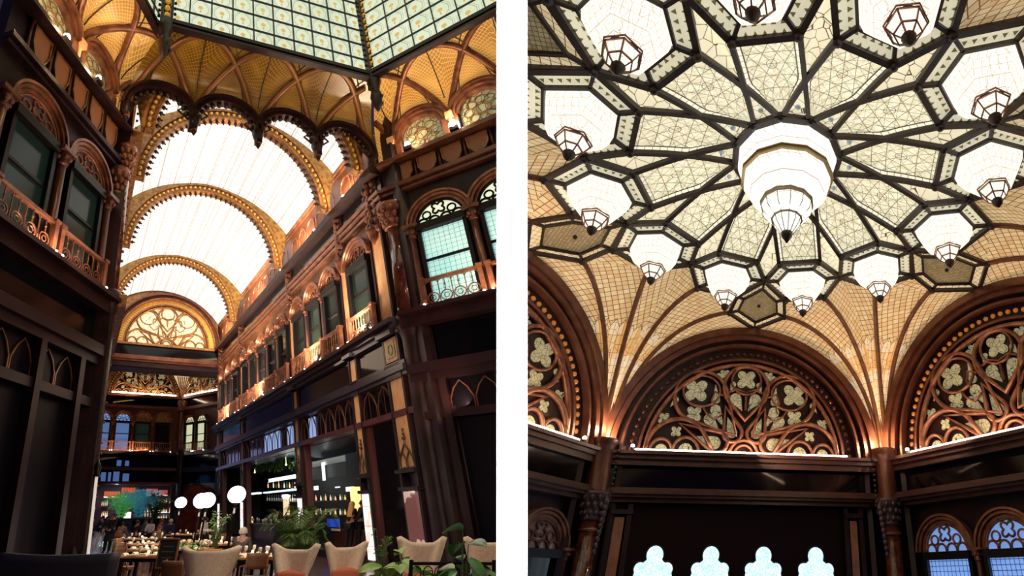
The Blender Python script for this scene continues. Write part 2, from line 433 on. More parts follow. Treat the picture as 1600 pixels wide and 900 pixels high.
CLANT = pmat('centre_lantern_glass', lambda g: g.mix(g.mth('MULTIPLY', g.lines(.3, .45, .018), .85), (1, .96, .86), (.30, .20, .08)), .3, 1.35, base=False)
JEWEL = mat('pale_jewel', (.55, .66, .72), .1, 0, emit=(.5, .6, .68), es=.25)

def zc_(r): return ZH-(ZH-ZR)*(r-1.55)/2.85+.10*sin(pi*min(1, max(0, (r-1.55)/2.85)))

# ---- ceiling skin (structure) and its ribs
ceil = MB(CF); 
rs = MB(CF)   # wide ribs
def P3(r, a, z): x, y = pol(r, a); return (x, y, z)
ribs = []
for k in range(12):
    al = 15+30*k; f = Fk(R(al))
    # petal
    def pf(u, v, f=f):
        x = 1.55+v*(4.34-1.55)
        hw_ = min(.745, (x-1.55)*.76/1.30) if x < 2.85 else .745
        y = (u-.5)*2*hw_
        return (x, y, zc_(min(4.4, sqrt(x*x+y*y)))+.04+.10*(1-(2*u-1)**2)*sin(pi*v))
    m = MB(f); m.grid(pf, 8, 14, lambda u, v: (u, 1.55+v*2.79), fr=f)
    pt = st(m.build('ceiling_petal', PETAL)); pt.name = 'ceiling_petal'
    # kite between petals
    m = MB(CF)
    g0 = al+15
    m.add([P3(2.95, g0, zc_(2.95)+.04), P3(4.4, g0-5.5, ZR+.04), P3(5.65, g0, ZR+.04), P3(4.4, g0+5.5, ZR+.04)], [(0, 1, 2, 3)])
    m.v and None
    m.uv[-1] = [(p[0], p[1]) for p in [P3(2.95, g0, 0), P3(4.4, g0-5.5, 0), P3(5.65, g0, 0), P3(4.4, g0+5.5, 0)]]
    st(m.build('ceiling_kite', KITE))
    m = MB(CF); m.add([P3(1.6, al, zc_(1.6)+.04), P3(1.6, al+30, zc_(1.6)+.04), P3(2.95, g0, zc_(2.95)+.04)], [(0, 1, 2)])
    m.uv[-1] = [(p[0], p[1]) for p in [P3(1.6, al, 0), P3(1.6, al+30, 0), P3(2.95, g0, 0)]]
    kt = st(m.build('ceiling_triangle', KITE))
    j = MB(CF); x, y = pol(1.93, g0); j.ball(x, y, zc_(1.93)-.0, .085, 10); j.build('jewel', JEWEL, kt)
# ribs, one mesh per family
b = MB(CF)
for k in range(12):
    al = 15+30*k
    for sg in (-1, 1):
        f = Fk(R(al)); P = []
        for i in range(13):
            x = 4.34-(4.34-1.36)*i/12; y = sg*.757; P.append((x, y, zc_(max(1.55, sqrt(x*x+y*y)))-.05))
        b.strip(P, .13, .14, fr=f)
    # lantern frame hexagon
    V = [(4.34, -.726), (4.34, .726), (5.46, 1.46), (7.0, .80), (7.0, -.80), (5.46, -1.46)]
    for i in range(6):
        a_, b_ = V[i], V[(i+1) % 6]
        b.strip([(a_[0], a_[1], ZR-.05), (b_[0], b_[1], ZR-.05)], .15, .16, fr=f)
        c = (5.65, 0); p = (c[0]+(a_[0]-c[0])*.66, c[1]+(a_[1]-c[1])*.66); q = (c[0]+(b_[0]-c[0])*.66, c[1]+(b_[1]-c[1])*.66)
        b.strip([(p[0], p[1], ZR-.08), (q[0], q[1], ZR-.08)], .07, .12, fr=f)
        b.strip([(p[0], p[1], ZR-.06), (a_[0], a_[1], ZR-.06)], .09, .12, fr=f)
        b.ball(a_[0], a_[1], ZR-.12, .12, 8, fr=f)
# hub ring
hub = [P3(1.58, 15+30*k, ZH-.06) for k in range(13)]
b.strip(hub, .20, .22); 
for p in hub[:12]: b.ball(p[0], p[1], p[2]-.03, .13, 8)
ribs_o = st(b.build('trim_1', IRON)); ribs_o.name = 'trim_1'
# band of scalloped tiles in every lantern frame
m = MB(CF)
for k in range(12):
    f = Fk(R(15+30*k)); V = [(4.34, -.726), (4.34, .726), (5.46, 1.46), (7.0, .80), (7.0, -.80), (5.46, -1.46)]; c = (5.65, 0)
    I = [(c[0]+(v[0]-c[0])*.66, c[1]+(v[1]-c[1])*.66) for v in V]
    for i in range(6):
        j = (i+1) % 6; L_ = sqrt((V[i][0]-V[j][0])**2+(V[i][1]-V[j][1])**2)
        m.add([(*V[i], ZR), (*V[j], ZR), (*I[j], ZR+.02), (*I[i], ZR+.02)], [(0, 1, 2, 3)], uvs=[(0, .0), (L_, .0), (L_*.83, .52), (L_*.17, .52)], fr=f)
st(m.build('ceiling_tile_band', SCAL)).name = 'ceiling_tile_band'
# hexagon panels over each wall
hx = MB(CF); hb = MB(CF); hg = MB(CF)
for k in range(6):
    f = Fk(k*pi/3); V = [(5.65, 0), (7.0, .98), (8.5, 1.22), (9.9, 0), (8.5, -1.22), (7.0, -.98)]; c = (7.75, 0)
    I = [(c[0]+(v[0]-c[0])*.70, c[1]+(v[1]-c[1])*.70) for v in V]
    hg.add([(*v, ZR+.03) for v in I], [tuple(range(6))], uvs=[v for v in I], fr=f)
    for i in range(6):
        j = (i+1) % 6
        hx.add([(*V[i], ZR), (*V[j], ZR), (*I[j], ZR+.03), (*I[i], ZR+.03)], [(0, 1, 2, 3)], uvs=[(0, 0), (1.6, 0), (1.4, .5), (.2, .5)], fr=f)
        hb.strip([(*V[i], ZR-.05), (*V[j], ZR-.05)], .14, .15, fr=f); hb.strip([(*I[i], ZR-.04), (*I[j], ZR-.04)], .08, .1, fr=f); hb.strip([(*I[i], ZR-.04), (*V[i], ZR-.04)], .08, .1, fr=f)
        hb.ball(V[i][0], V[i][1], ZR-.1, .11, 8, fr=f)
    hb.ball(7.75, 0, ZR-.02, .08, 8, fr=f)
st(hg.build('ceiling_hexagon_glass', HEXG)); st(hx.build('ceiling_hexagon_border', LATT)); st(hb.build('trim_2', IRON))

# ---- fan vaults at the six corners (only the ones in view)
def fan(kc):
    """corner at angle kc degrees (30+60n); webs and ribs"""
    zc = 4.7
    tops = [(10.27, -30, 9.96, 0), (9.9, -29.6, ZR, 0), (8.57, -21.8, ZR, 1), (7.05, -8.7, ZR, 1), (5.65, 0, ZR, 0), (7.05, 8.7, ZR, 1), (8.57, 21.8, ZR, 1), (9.9, 29.6, ZR, 0), (10.27, 30, 9.96, 0)]
    Cc = Vector((*pol(11.90, kc), zc)); inw = Vector((*pol(-1, kc), 0)); sd = Vector((*pol(1, kc+90), 0))
    def base(i): u = (i-4)/4.; return Cc+sd*(u*.42)+inw*(.50*(1-u*u)+.02)
    def curve(i, t, off=0):
        r, a, z, _ = tops[i]; T = Vector((*pol(r, kc+a), z)); B = base(i)
        h = 1-cos(pi*t/2); v = sin(pi*t/2)
        return Vector((B.x+(T.x-B.x)*h, B.y+(T.y-B.y)*h, B.z+(T.z-B.z)*v))
    m = MB(CF); n = 18
    o0 = Vector((CX, CY, 0))
    for i in range(8):
        arc = [0]
        for j in range(n): arc.append(arc[-1]+(curve(i, (j+1)/n)-curve(i, j/n)).length)
        def fn(u, v, i=i): return curve(i, v).lerp(curve(i+1, v), u)
        def uvf(u, v, i=i):
            w = (curve(i+1, v)-curve(i, v)).length
            return (u*w, arc[int(round(v*n))])
        m.grid(fn, 4, n, uvf)
    for sg in (-1, 1): m.add([(*pol(7.05, kc+sg*8.6), ZR), (*pol(7.05, kc+sg*21.6), ZR), (*pol(8.57, kc+sg*21.8), ZR)], [(0, 1, 2)], uvs=[(0, 5), (1.3, 5), (1.3, 6.4)])
    w = st(m.build('ceiling_fan_web', FAN))
    rb = MB(CF)
    for i in (2, 3, 5, 6):
        P = [curve(i, j/16)+inw*.03+Vector((0, 0, -.05)) for j in range(17)]
        rb.tube(P, [.10]*17, 6)
    for i in (0, 8):
        P = [curve(i, j/16)+inw*.02+Vector((0, 0, -.02)) for j in range(17)]
        rb.tube(P, .07, 6)
    for i in (1, 4, 7):      # short ribs that only spring at the foot
        P = [curve(i, j/16*.35)+inw*.03 for j in range(9)]; rb.tube(P, [.09*(1-q/10.) for q in range(9)], 6)
    # cluster foot
    for i in range(9):
        p = base(i); rb.tube([(p.x, p.y, p.z+.3), (p.x, p.y, p.z-.02)], .075, 6)
    st(rb.build('trim_3', RIBR))
    q = Cc+inw*1.1+Vector((0, 0, .35)); light('fan_uplight', 'POINT', HR(Vector((CX, CY, 0))+q), 170, (1, .70, .40), .08)
for kc in (30, -30, 90, -90, 150, -150): fan(kc)

# ---- lanterns
def lantern(k):
    al = 15+30*k; f = Fk(R(al), 5.65); root_loc = f(0, 0, ZR)
    side = {0: 'bottom, in front of the left end of the far lunette', 11: '', }.get(k, '')
    lab = LANTLAB.get(k)
    if not lab: return
    t = thing('hanging_lantern', lab, 'lantern', root_loc, 'ring of hexagonal lanterns around the rose ceiling')
    Z = [(.93, 0), (.90, -.12), (.86, -.35), (.70, -.66), (.48, -.88), (.40, -.94)]
    a0 = R(30) if False else 0
    m = MB(f); V = [(4.34-5.65, -.726), (4.34-5.65, .726), (5.46-5.65, 1.46), (1.35, .80), (1.35, -.80), (-.19, -1.46)]
    # hexagonal bell following the frame opening then regular
    rings = []
    for r, z in Z:
        w = max(0, (r-.40)/.55)
        ring = []
        for i in range(6):
            an = atan2(V[i][1], V[i][0]); fx, fy = V[i][0]*.64, V[i][1]*.64
            ring.append((fx*w*1.0+(1-w)*.40*cos(an), fy*w+(1-w)*.40*sin(an), ZR+z))
        rings.append(ring)
    for a_, b_ in zip(rings, rings[1:]):
        for i in range(6):
            j = (i+1) % 6; m.add([a_[i], a_[j], b_[j], b_[i]], [(0, 1, 2, 3)], uvs=[(0, a_[i][2]), (.9, a_[i][2]), (.8, b_[i][2]), (.1, b_[i][2])])
    m.build('glass_bell', LANT, t)
    c = MB(f)
    for zz, r in ((-.94, .43), (-1.0, .40), (-1.24, .27)):
        c.tube([(r*cos(pi/3*i), r*sin(pi/3*i), ZR+zz) for i in range(6)], .022, 4, True)
    for i in range(6):
        an = pi/3*i; c.tube([(.40*cos(an), .40*sin(an), ZR-1.0), (.27*cos(an), .27*sin(an), ZR-1.24), (.09*cos(an), .09*sin(an), ZR-1.42)], .02, 4)
    c.build('cage', COPPER, t)
    g = MB(f); g.lathe([(.37, -.96), (.36, -1.02), (.25, -1.24), (.10, -1.38)], 0, 0, ZR, 6); g.build('cage_glass', LANT, t)
    g = MB(f); g.lathe([(.10, -1.30), (.15, -1.38), (.12, -1.50), (.03, -1.60), (0, -1.62)], 0, 0, ZR, 10); g.build('finial', IRON, t)
LANTLAB = {0: 'hexagonal glass lantern before the left haunch of the far arch', 11: 'lit glass lantern above the crown of the far arch, right of the brown hexagon',
 1: 'lit lantern over the left fan vault, third up the left side from the far arch', 2: 'glass lantern low on the left, beside the dim brown hexagon panel',
 3: 'bright lantern at the far left of the ring, near the white dividing wall', 4: 'large bright lantern at the upper left corner of the rose',
 5: 'partly cut lantern at the top edge, left of centre', 6: 'partly cut bright lantern at the top edge, right of centre',
 7: 'big bright lantern at the upper right of the rose ceiling', 8: 'bright lantern at the right, mid-height on the rose ring',
 9: 'lit lantern low on the right beside the right brown hexagon', 10: 'lit lantern hanging before the top of the right fan vault'}
for k in range(12): lantern(k)
# centre lantern
f = Fr(HR, (CX, CY, 0)); t = thing('centre_lantern', 'big twelve-sided glass lantern hanging in the middle of the rose ceiling', 'lantern', f(0, 0, ZH))
g = MB(f); g.lathe([(1.50, ZH), (1.47, 10.6), (1.36, 10.22), (1.30, 10.12)], n=12, a0=PHI+pi/12, smooth=False); g.build('upper_drum', CLANT, t)
g = MB(f); g.lathe([(1.33, 10.12), (1.33, 9.98)], n=12, a0=PHI+pi/12, smooth=False); g.tube([(1.34*cos(PHI+pi/12+pi/6*i), 1.34*sin(PHI+pi/12+pi/6*i), 10.12) for i in range(12)], .03, 4, True); g.tube([(1.34*cos(PHI+pi/12+pi/6*i), 1.34*sin(PHI+pi/12+pi/6*i), 9.98) for i in range(12)], .035, 4, True); g.build('band', mat('bronze_band', (.42, .30, .14), .35, .5), t)
g = MB(f); g.lathe([(1.27, 9.98), (1.25, 9.75), (1.12, 9.5), (.92, 9.28), (.72, 9.14)], n=12, a0=PHI+pi/12, smooth=False); g.build('bowl', CLANT, t)
g = MB(f); g.lathe([(.70, 9.14), (.72, 9.0), (.66, 8.8), (.50, 8.62), (.40, 8.56)], n=12, a0=PHI, smooth=False); g.build('lower_bowl', CLANT, t)
g = MB(f)
for z, r, w in ((9.14, .74, .035), (9.06, .73, .03), (8.56, .42, .03)): g.tube([(r*cos(PHI+pi/12*2*i), r*sin(PHI+pi/6*i), z) for i in range(12)], w, 4, True)
for i in range(12): 
    an = PHI+pi/6*i; g.tube([(.73*cos(an), .73*sin(an), 9.06), (.67*cos(an), .67*sin(an), 8.8), (.41*cos(an), .41*sin(an), 8.56), (.36*cos(an), .36*sin(an), 8.4), (.13*cos(an), .13*sin(an), 8.05)], .013, 4)
g.build('cage', mat('bronze', (.20, .13, .06), .35, .5), t)
g = MB(f); g.lathe([(.38, 8.54), (.35, 8.38), (.13, 8.05)], n=12, a0=PHI); g.build('cage_glass', CLANT, t)
g = MB(f); g.lathe([(.16, 8.1), (.15, 8.0), (.03, 7.80), (0, 7.76)], n=12); g.build('finial', BLACK, t)

# ---- walls of the domed hall
TYG = pmat('tympanum_glass', lambda g: g.mix(g.vor(5.5, .03), g.mix(g.noise(3), (.25, .24, .13), (.60, .56, .34)), (.05, .04, .02)), .3, .42)
BLUEP = pmat('blue_leaded_window', lambda g: g.mix(g.lines(.16, .16, .02), g.mix(g.noise(1.2), (.10, .25, .75), (.30, .50, .95)), (.02, .04, .12)), .2, .85)
BLUEL = mat('blue_lunette_glass', (.16, .26, .55), .2, emit=(.22, .40, .85), es=.7)
BRNL = mat('brown_lunette_glass', (.10, .07, .07), .15, emit=(.20, .12, .10), es=.15)
ICE = pmat('frosted_sky_glass', lambda g: g.mix(g.mth('MULTIPLY', g.vor(9, .10), .8), g.mix(g.noise(2.5), (.62, .90, 1.0), (1, 1, 1)), (.30, .68, .80)), .2, 1.25)
BAND = mat('dark_panel_glass', (.004, .003, .006), .10, spec=.3)
for k, sname in ((0, 'north'), (1, 'west'), (-1, 'east')):
    w = Wk(k); sh = {0: -.22, 1: 0, -1: -.02}[k]
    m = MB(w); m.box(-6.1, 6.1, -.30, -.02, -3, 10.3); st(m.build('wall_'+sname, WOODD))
    # lunette window
    n = thing(num('window'), None, None, w(sh, 0, 4.35), kind='structure')
    tympanum(w, sh, 4.38, 4.05, n, COPPER, WOODD, TYG, y=.0, depth=.25)
    m = MB(w); m.arch(sh, 4.38, 4.12, 4.22, 0, .30, n=48); m.arch(sh, 4.38, 4.78, 4.88, 0, .42, n=48); m.build('inner_moulding', WOOD, n)
    m = MB(w); m.arch(sh, 4.38, 4.2, 4.8, 0, .10, n=48); m.build('bead_band', WOODD, n)
    m = MB(w)
    for i in range(46):
        a = pi*(i+.5)/46
        m.lathe([(.10, .0), (.085, .05), (0, .07)], n=8, fr=Fr(HR, w.loc(sh+4.5*cos(a), .10, 4.38+4.5*sin(a)), w.ex, w.ez, w.ey))
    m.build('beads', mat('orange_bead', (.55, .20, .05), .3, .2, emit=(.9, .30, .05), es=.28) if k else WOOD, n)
    m = MB(w); m.arch(sh, 4.38, 4.90, 5.10, 0, .22, n=48, a0=.0); m.build('flute', WOODD, n)
    m = MB(w); m.arch(sh, 4.38, 5.08, 5.30, 0, .50, n=48); m.arch(sh, 4.38, 5.32, 5.62, 0, .62, n=48); m.build('outer_arch', WOOD, n)
    # light strip on the sill
    ls = thing('light_strip', {0: 'glowing strip of light along the sill of the far arched tracery', 1: 'light strip under the arched tracery cut by the white wall', -1: 'glowing light strip sloping under the right arched tracery'}[k], 'light', w(sh, .5, 4.38), 'light strips at the foot of the arched windows')
    m = MB(w); m.box(sh-4.25, sh+4.25, .52, .60, 4.40, 4.46); m.build('tube', LED, ls)
    m = MB(w); m.box(sh-4.28, sh+4.28, .50, .62, 4.36, 4.40); m.build('channel', BLACK, ls)
    light('sill_glow', 'AREA', w(sh, .62, 4.46), 130, (1, .64, .40), 8.2, w(sh, -.1, 5.2), sizey=.12)
    sp = thing('spotlight', {0: 'small white spotlight at the left end of the far sill', 1: 'tiny spotlight on the sill beside the left column', -1: 'small spotlight on the sill just right of the right column'}[k], 'spotlight', w(0, 0, 0), 'small spotlights on the sills')
    sp.location = w(sh-4.35 if k != 1 else sh+4.45, .62, 4.5); sp['_o'] = list(sp.location)
    fx = w.sub(sh-4.35 if k != 1 else sh+4.45, .62, 4.5); m = MB(fx); m.ball(0, 0, .04, .075, 8); m.build('bulb', LEDB, sp); m = MB(fx); m.box(-.05, .05, -.05, .05, -.10, -.01); m.build('housing', BLACK, sp)
    # cornice, dark band, cornice
    m = MB(w)
    for z0, z1, d in ((4.24, 4.36, .75), (4.08, 4.24, .62), (3.86, 4.08, .50), (2.92, 3.04, .60), (2.80, 2.92, .78), (2.70, 2.80, .66), (2.55, 2.70, .45)): m.box(-6, 6, 0, d, z0, z1)
    st(m.build(num('trim'), WOODM))
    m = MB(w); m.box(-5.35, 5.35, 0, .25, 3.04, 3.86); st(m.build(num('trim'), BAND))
    m = MB(w)
    for x in (-5.42, 5.42): m.box(x-.07, x+.07, 0, .48, 3.02, 3.9)
    st(m.build(num('trim'), WOODD))
    if k:
        xs = (-3.55, -1.1, 1.35, 3.82) if k == -1 else (-1.0, 1.45, 3.90)
        for cx in xs:
            n = thing(num('window'), None, None, w(cx, 0, -1), kind='structure')
            lunette_small(w, cx, .93, .90, n, WOOD if k == 1 else COPPER, BRNL if k == 1 else BLUEL, y=.05, mm=COPPER)
            m = MB(w); m.box(cx-.95, cx+.95, .02, .32, .68, .93); m.box(cx-1.0, cx-.86, .02, .25, -2, .7); m.box(cx+.86, cx+1.0, .02, .25, -2, .7); m.box(cx-.9, cx+.9, .05, .16, -.66, -.58); m.build('sash', SASH, n)
            m = MB(w); m.box(cx-.86, cx+.86, .04, .08, -2, .68); m.build('pane', BLUEP if k == -1 else BAND, n)
        # little columns between the windows
        for cx in ((-2.325,) if k == -1 else (5.12,)):
            f2 = w.sub(cx, .18, 0)

            c = thing('window_colonnette', 'slim wooden colonnette with leafy capital between the two blue round-headed windows' if k == -1 else 'slim colonnette with leafy capital beside the brown round-headed window by the white wall', 'column', w(cx, .18, -2))
            m = MB(f2); m.lathe([(.11, -2), (.10, .55), (.10, .62)]); m.build('shaft', WOOD, c)
            m = MB(f2); m.lathe([(.11, .60), (.14, .64), (.12, .68), (.15, .80), (.20, .90), (.22, .92)]); m.box(-.24, .24, -.2, .22, .92, 1.0)
            for i in range(8): m.ball(.16*cos(i*pi/4), .16*sin(i*pi/4), .80, .05, 6)
            m.build('capital', COPPER, c)
    else:
        m = MB(w); m.box(-4.35, 3.95, 0, .12, -3, 2.5); st(m.build('door_1', mat('near_black_panel', (.014, .005, .007), .7, spec=.12)))
        m = MB(w)
        for x in (-5.0, -4.33, 3.9, 4.5): m.box(x-.09, x+.09, 0, .35, -3, 2.5)
        m.box(-5.0, -4.2, 0, .42, 2.15, 2.3); m.box(3.85, 4.55, 0, .42, 2.15, 2.3)
        st(m.build(num('trim'), WOODD))
        for x0, x1, lb in ((-4.85, -4.50, 'left'), (4.05, 4.33, 'right')):
            m = MB(w); m.box(x0, x1, .1, .30, -3, 2.05); st(m.build(num('trim'), mat('ochre_panel', (.42, .19, .10), .4, noise=((.30, .12, .06), 3, .4, .7))))
        for i, cx in enumerate((-3.25, -1.24, .70, 2.68)):
            n = thing(num('window'), None, None, w(cx, .12, -1), kind='structure')
            P = []
            def lobe(x, z, r, a0, a1, q=9): return [(cx+x+r*cos(a0+(a1-a0)*j/q), z+r*sin(a0+(a1-a0)*j/q)) for j in range(q+1)]
            P = [(cx+.78, -3)]+lobe(.60, -.02, .19, -.3, .9)+lobe(.47, .40, .24, -.5, 1.9)+lobe(0, .84, .33, -.45, pi+.45, 14)+lobe(-.47, .40, .24, pi-1.9, pi+.5)+lobe(-.60, -.02, .19, pi-.9, pi+.3)+[(cx-.78, -3)]
            m = MB(w); m.prism(P, .14, .17); m.build('pane', ICE, n)
            m = MB(w); m.tube([(x, .17, z) for x, z in P], .035, 6); m.build('cusped_frame', WOODD, n)
# corner columns
ORN = mat('dark_bronze_leaf', (.10, .065, .075), .3, .4)
for kc, lb in ((30, 'tall reddish corner column left of the far arch, fan vault springing from it'), (-30, 'tall reddish corner column right of the far arch, fan vault springing from it')):
    fx = Fk(R(kc), 11.22)
    c = thing('corner_column', lb, 'column', fx(0, 0, -3))
    m = MB(fx); m.lathe([(.42, 2.80), (.38, 2.9), (.37, 4.45), (.42, 4.55), (.50, 4.68), (.52, 4.74)], n=24); m.build('upper_shaft', WOOD, c)
    m = MB(fx); m.lathe([(.30, 1.85), (.40, 1.9), (.36, 2.0), (.38, 2.2), (.46, 2.5), (.58, 2.72), (.60, 2.82)], n=24)
    for j, (z, r, s_) in enumerate(((2.12, .38, .09), (2.38, .44, .10), (2.62, .52, .09))):
        for i in range(12): a = i*pi/6+j*.26; m.ball(r*cos(a), r*sin(a), z, s_, 7, sz=1.3)
    m.build('capital', ORN, c)
    m = MB(fx); m.lathe([(.34, -3), (.34, 1.9)], n=24); m.build('shaft', REDM, c)
    m = MB(fx); m.lathe([(.37, 1.52), (.40, 1.58), (.37, 1.64)], n=24); m.build('necking', COPPER, c)
    sgn = 1 if kc < 0 else -1
    m = MB(fx)
    for i in range(9):
        z = 2.5-i*.2; m.ball(-.45+.02*i, sgn*(.28-.01*i), z, .13-.006*i, 7, sz=1.3)
    for i in range(9): m.ball(-.42, sgn*.40, 4.3-i*.2, .06, 6)
    m.build('leaf_bracket', ORN, c)
    m = MB(fx)
    for q in (-.50, .55):
        m.box(-.10, .30, q*1.4-.10, q*1.4+.10, -3, 4.6)
    m.build('side_pilasters', WOODD, c)
m = MB(CF); m.box(-14, 14, -13, 13, -3.1, -3); st(m.build('floor_gallery', WOODD))
# ================================================================== LEFT: GLAZED PASSAGE AND ITS CROSSING
FL = -1.6
NR = Fr(HL, (9.8, 0, 0), (0, 1, 0), (-1, 0, 0))            # right passage wall, x = distance along the passage
NL = Fr(HL, (.25, 0, 0), (0, 1, 0), (1, 0, 0))
def FSf(s_, t0=4.95): return Fr(HL, (t0, s_, 0), (1, 0, 0), (0, -1, 0))
FS = FSf(13.2)
RS = Fr(HL, (9.8, 13.0, 0), (.5764, -.8171, 0), (-.8171, -.5764, 0))
LS = Fr(HL, (.10, 13.9, 0), (-.5784, -.8157, 0), (.8157, -.5784, 0))

VAULT = pmat('vault_glass', lambda g: g.mix(g.mth('MAXIMUM', g.mth('MULTIPLY', g.lines(.62, 60, .05), .5), g.mth('MULTIPLY', g.lines(60, .42, .09), g.mth('ADD', .02, g.mth('MULTIPLY', g.noise(.6), .5)))), g.mix(g.noise(.35), (1, .93, .86), (1, 1, 1)), (.46, .36, .28)), .3, 1.06, base=False)
def _drum(g):
    x, y = g.xy(g.mp(.79, .82)); fx = g.mth('SUBTRACT', g.mth('FRACT', x), .5); fy = g.mth('SUBTRACT', g.mth('FRACT', y), .5)
    ax = g.mth('ABSOLUTE', fx); ay = g.mth('ABSOLUTE', fy)
    hexd = g.mth('MAXIMUM', g.mth('ADD', g.mth('MULTIPLY', ax, .8), g.mth('MULTIPLY', ay, .55)), ax)
    l1 = g.mth('LESS_THAN', g.mth('ABSOLUTE', g.mth('SUBTRACT', hexd, .36)), .014)
    l2 = g.mth('LESS_THAN', g.mth('ABSOLUTE', g.mth('SUBTRACT', hexd, .44)), .008)
    d = g.mth('SQRT', g.mth('ADD', g.mth('MULTIPLY', fx, fx), g.mth('POWER', g.mth('SUBTRACT', fy, .05), 2.0)))
    med = g.mth('LESS_THAN', d, .115); st_ = g.mth('LESS_THAN', g.mth('ADD', g.mth('MULTIPLY', ax, 2.2), g.mth('ABSOLUTE', g.mth('ADD', fy, .18))), .12)
    cell = g.mix(g.noise(.5), (.46, .56, .36), (.84, .86, .68))
    c = g.mix(g.mth('MULTIPLY', g.mth('MAXIMUM', l1, l2), .9), cell, (.24, .30, .18))
    return g.mix(g.mth('MAXIMUM', med, st_), c, (.62, .40, .10))
DRUM = pmat('skylight_glass', _drum, .3, 1.08, base=False)
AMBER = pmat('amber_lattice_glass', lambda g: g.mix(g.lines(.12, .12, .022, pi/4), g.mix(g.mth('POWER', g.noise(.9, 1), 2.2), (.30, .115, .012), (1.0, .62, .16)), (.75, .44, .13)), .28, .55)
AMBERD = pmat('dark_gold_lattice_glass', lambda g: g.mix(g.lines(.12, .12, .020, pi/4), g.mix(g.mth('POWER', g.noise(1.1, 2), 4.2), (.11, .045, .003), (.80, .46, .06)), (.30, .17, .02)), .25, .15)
CREAMT = pmat('cream_tympanum_glass', lambda g: g.mix(g.vor(3, .03), g.mix(g.noise(1), (.75, .62, .36), (1, .93, .70)), (.25, .15, .06)), .3, .75)
TEALP = pmat('teal_leaded_pane', lambda g: g.mix(g.lines(.165, .165, .014), g.mix(g.noise(.5), (.16, .62, .62), (.75, .95, .88)), (.05, .16, .16)), .2, .85)
LUNW = mat('pale_green_lunette', (.8, .85, .6), .2, emit=(.85, .92, .66), es=.9)
DARKP = mat('dark_green_pane', (.010, .018, .016), .16, emit=(.04, .08, .06), es=.10, spec=.10)
DARKP2 = mat('dark_window_pane', (.010, .010, .012), .08)
OFFWP = mat('lit_cream_pane', (.5, .5, .3), .2, emit=(.75, .78, .50), es=.75)
BLUEW = mat('dusk_blue_pane', (.05, .10, .25), .15, emit=(.10, .20, .48), es=.55)
COPL = mat('warm_lunette_backing', (.55, .26, .12), .4, .3)
ROSG = pmat('green_rosette_glass', lambda g: g.mix(g.vor(4, .05), g.mix(g.noise(2), (.22, .28, .16), (.50, .52, .32)), (.10, .06, .03)), .3, .35)
SHIELD = mat('terracotta_shield', (.42, .17, .075), .5)
CASEG = pmat('lit_display_case', lambda g: g.mix(g.mth('MULTIPLY', g.lines(50, .62, .03), .6), g.mix(g.mth('GREATER_THAN', g.noise(2.6, 4), .56), (1, .93, .90), (1, .62, .55)), (.40, .16, .12)), .2, 1.1)
CASED = pmat('dim_display_case', lambda g: g.mix(g.mth('GREATER_THAN', g.noise(2.0, 4), .60), (.22, .09, .085), (.80, .55, .45)), .1, .42)
GOLD = mat('gold_leaf', (.75, .48, .12), .32, .7, emit=(.7, .4, .08), es=.10)

m = MB(WF)
m.add([(-70, -4, 0), (-.06, -4, 0), (-.06, 80, 0), (-70, 80, 0)], [(0, 1, 2, 3)], uvs=[(-70, -4), (0, -4), (0, 80), (-70, 80)])
FLOORM = pmat('polished_stone_floor', lambda g: g.mix(g.lines(.6, .6, .012), g.mix(g.cellnoise(.6, .6), (.10, .055, .055), (.16, .085, .075)), (.03, .02, .02)), .18, 0.0)
st(m.build('floor', FLOORM))

# ---------------- balcony
def balcony(fr, x0, x1, z0, z1, n, label, y=.30, lit=True, mt=COPPER):
    t = thing('balcony_railing', label, 'railing', fr((x0+x1)/2, y, z0), 'pierced balcony railings')
    h = z1-z0
    m = MB(fr); m.box(x0, x1, y-.05, y+.07, z1-.09, z1); m.build('top_rail', mt, t)
    m = MB(fr); m.box(x0, x1, y-.04, y+.05, z0, z0+.07); m.build('bottom_rail', mt, t)
    w = (x1-x0)/n
    for i in range(n+1):
        xx = x0+w*i; m = MB(fr); m.box(xx-.07, xx+.07, y-.08, y+.09, z0, z1+.03); m.box(xx-.10, xx+.10, y-.11, y+.12, z1-.03, z1+.05); m.build('post', mt, t)
    m = MB(fr)
    for i in range(n):
        a = x0+w*i+.07; b_ = x0+w*(i+1)-.07; k = 4; cw = (b_-a)/k
        for j in range(k):
            c = a+cw*(j+.5); r = min(cw*.42, h*.19)
            m.tube([(c+r*cos(q*pi/6), y, z0+.08+r+r*sin(q*pi/6)) for q in range(12)], .022, 4, True)
            m.tube([(c+r*.5*cos(q*pi/3), y, z0+.08+r+r*.5*sin(q*pi/3)) for q in range(6)], .016, 4, True)
            for dx in (-cw*.5, 0): m.box(c+dx-.014, c+dx+.014, y-.015, y+.015, z0+.07+(2*r if dx == 0 else 0), z1-.08)
            m.ball(c, y, z0+.08+2*r+(h-.2-2*r)*.5, .035, 6)
            m.tube([(c+cw*.5*cos(q*pi/6), y, z1-.22+cw*.35*sin(q*pi/6)) for q in range(7)], .014, 4)
    m.build('pierced_panel', mt, t)
    if lit:
        for i in range(n+1):
            xx = x0+w*i; m = MB(fr); m.ball(xx, y+.17, z0+.02, .036, 6); m.build('uplight', LEDB, t)
    return t

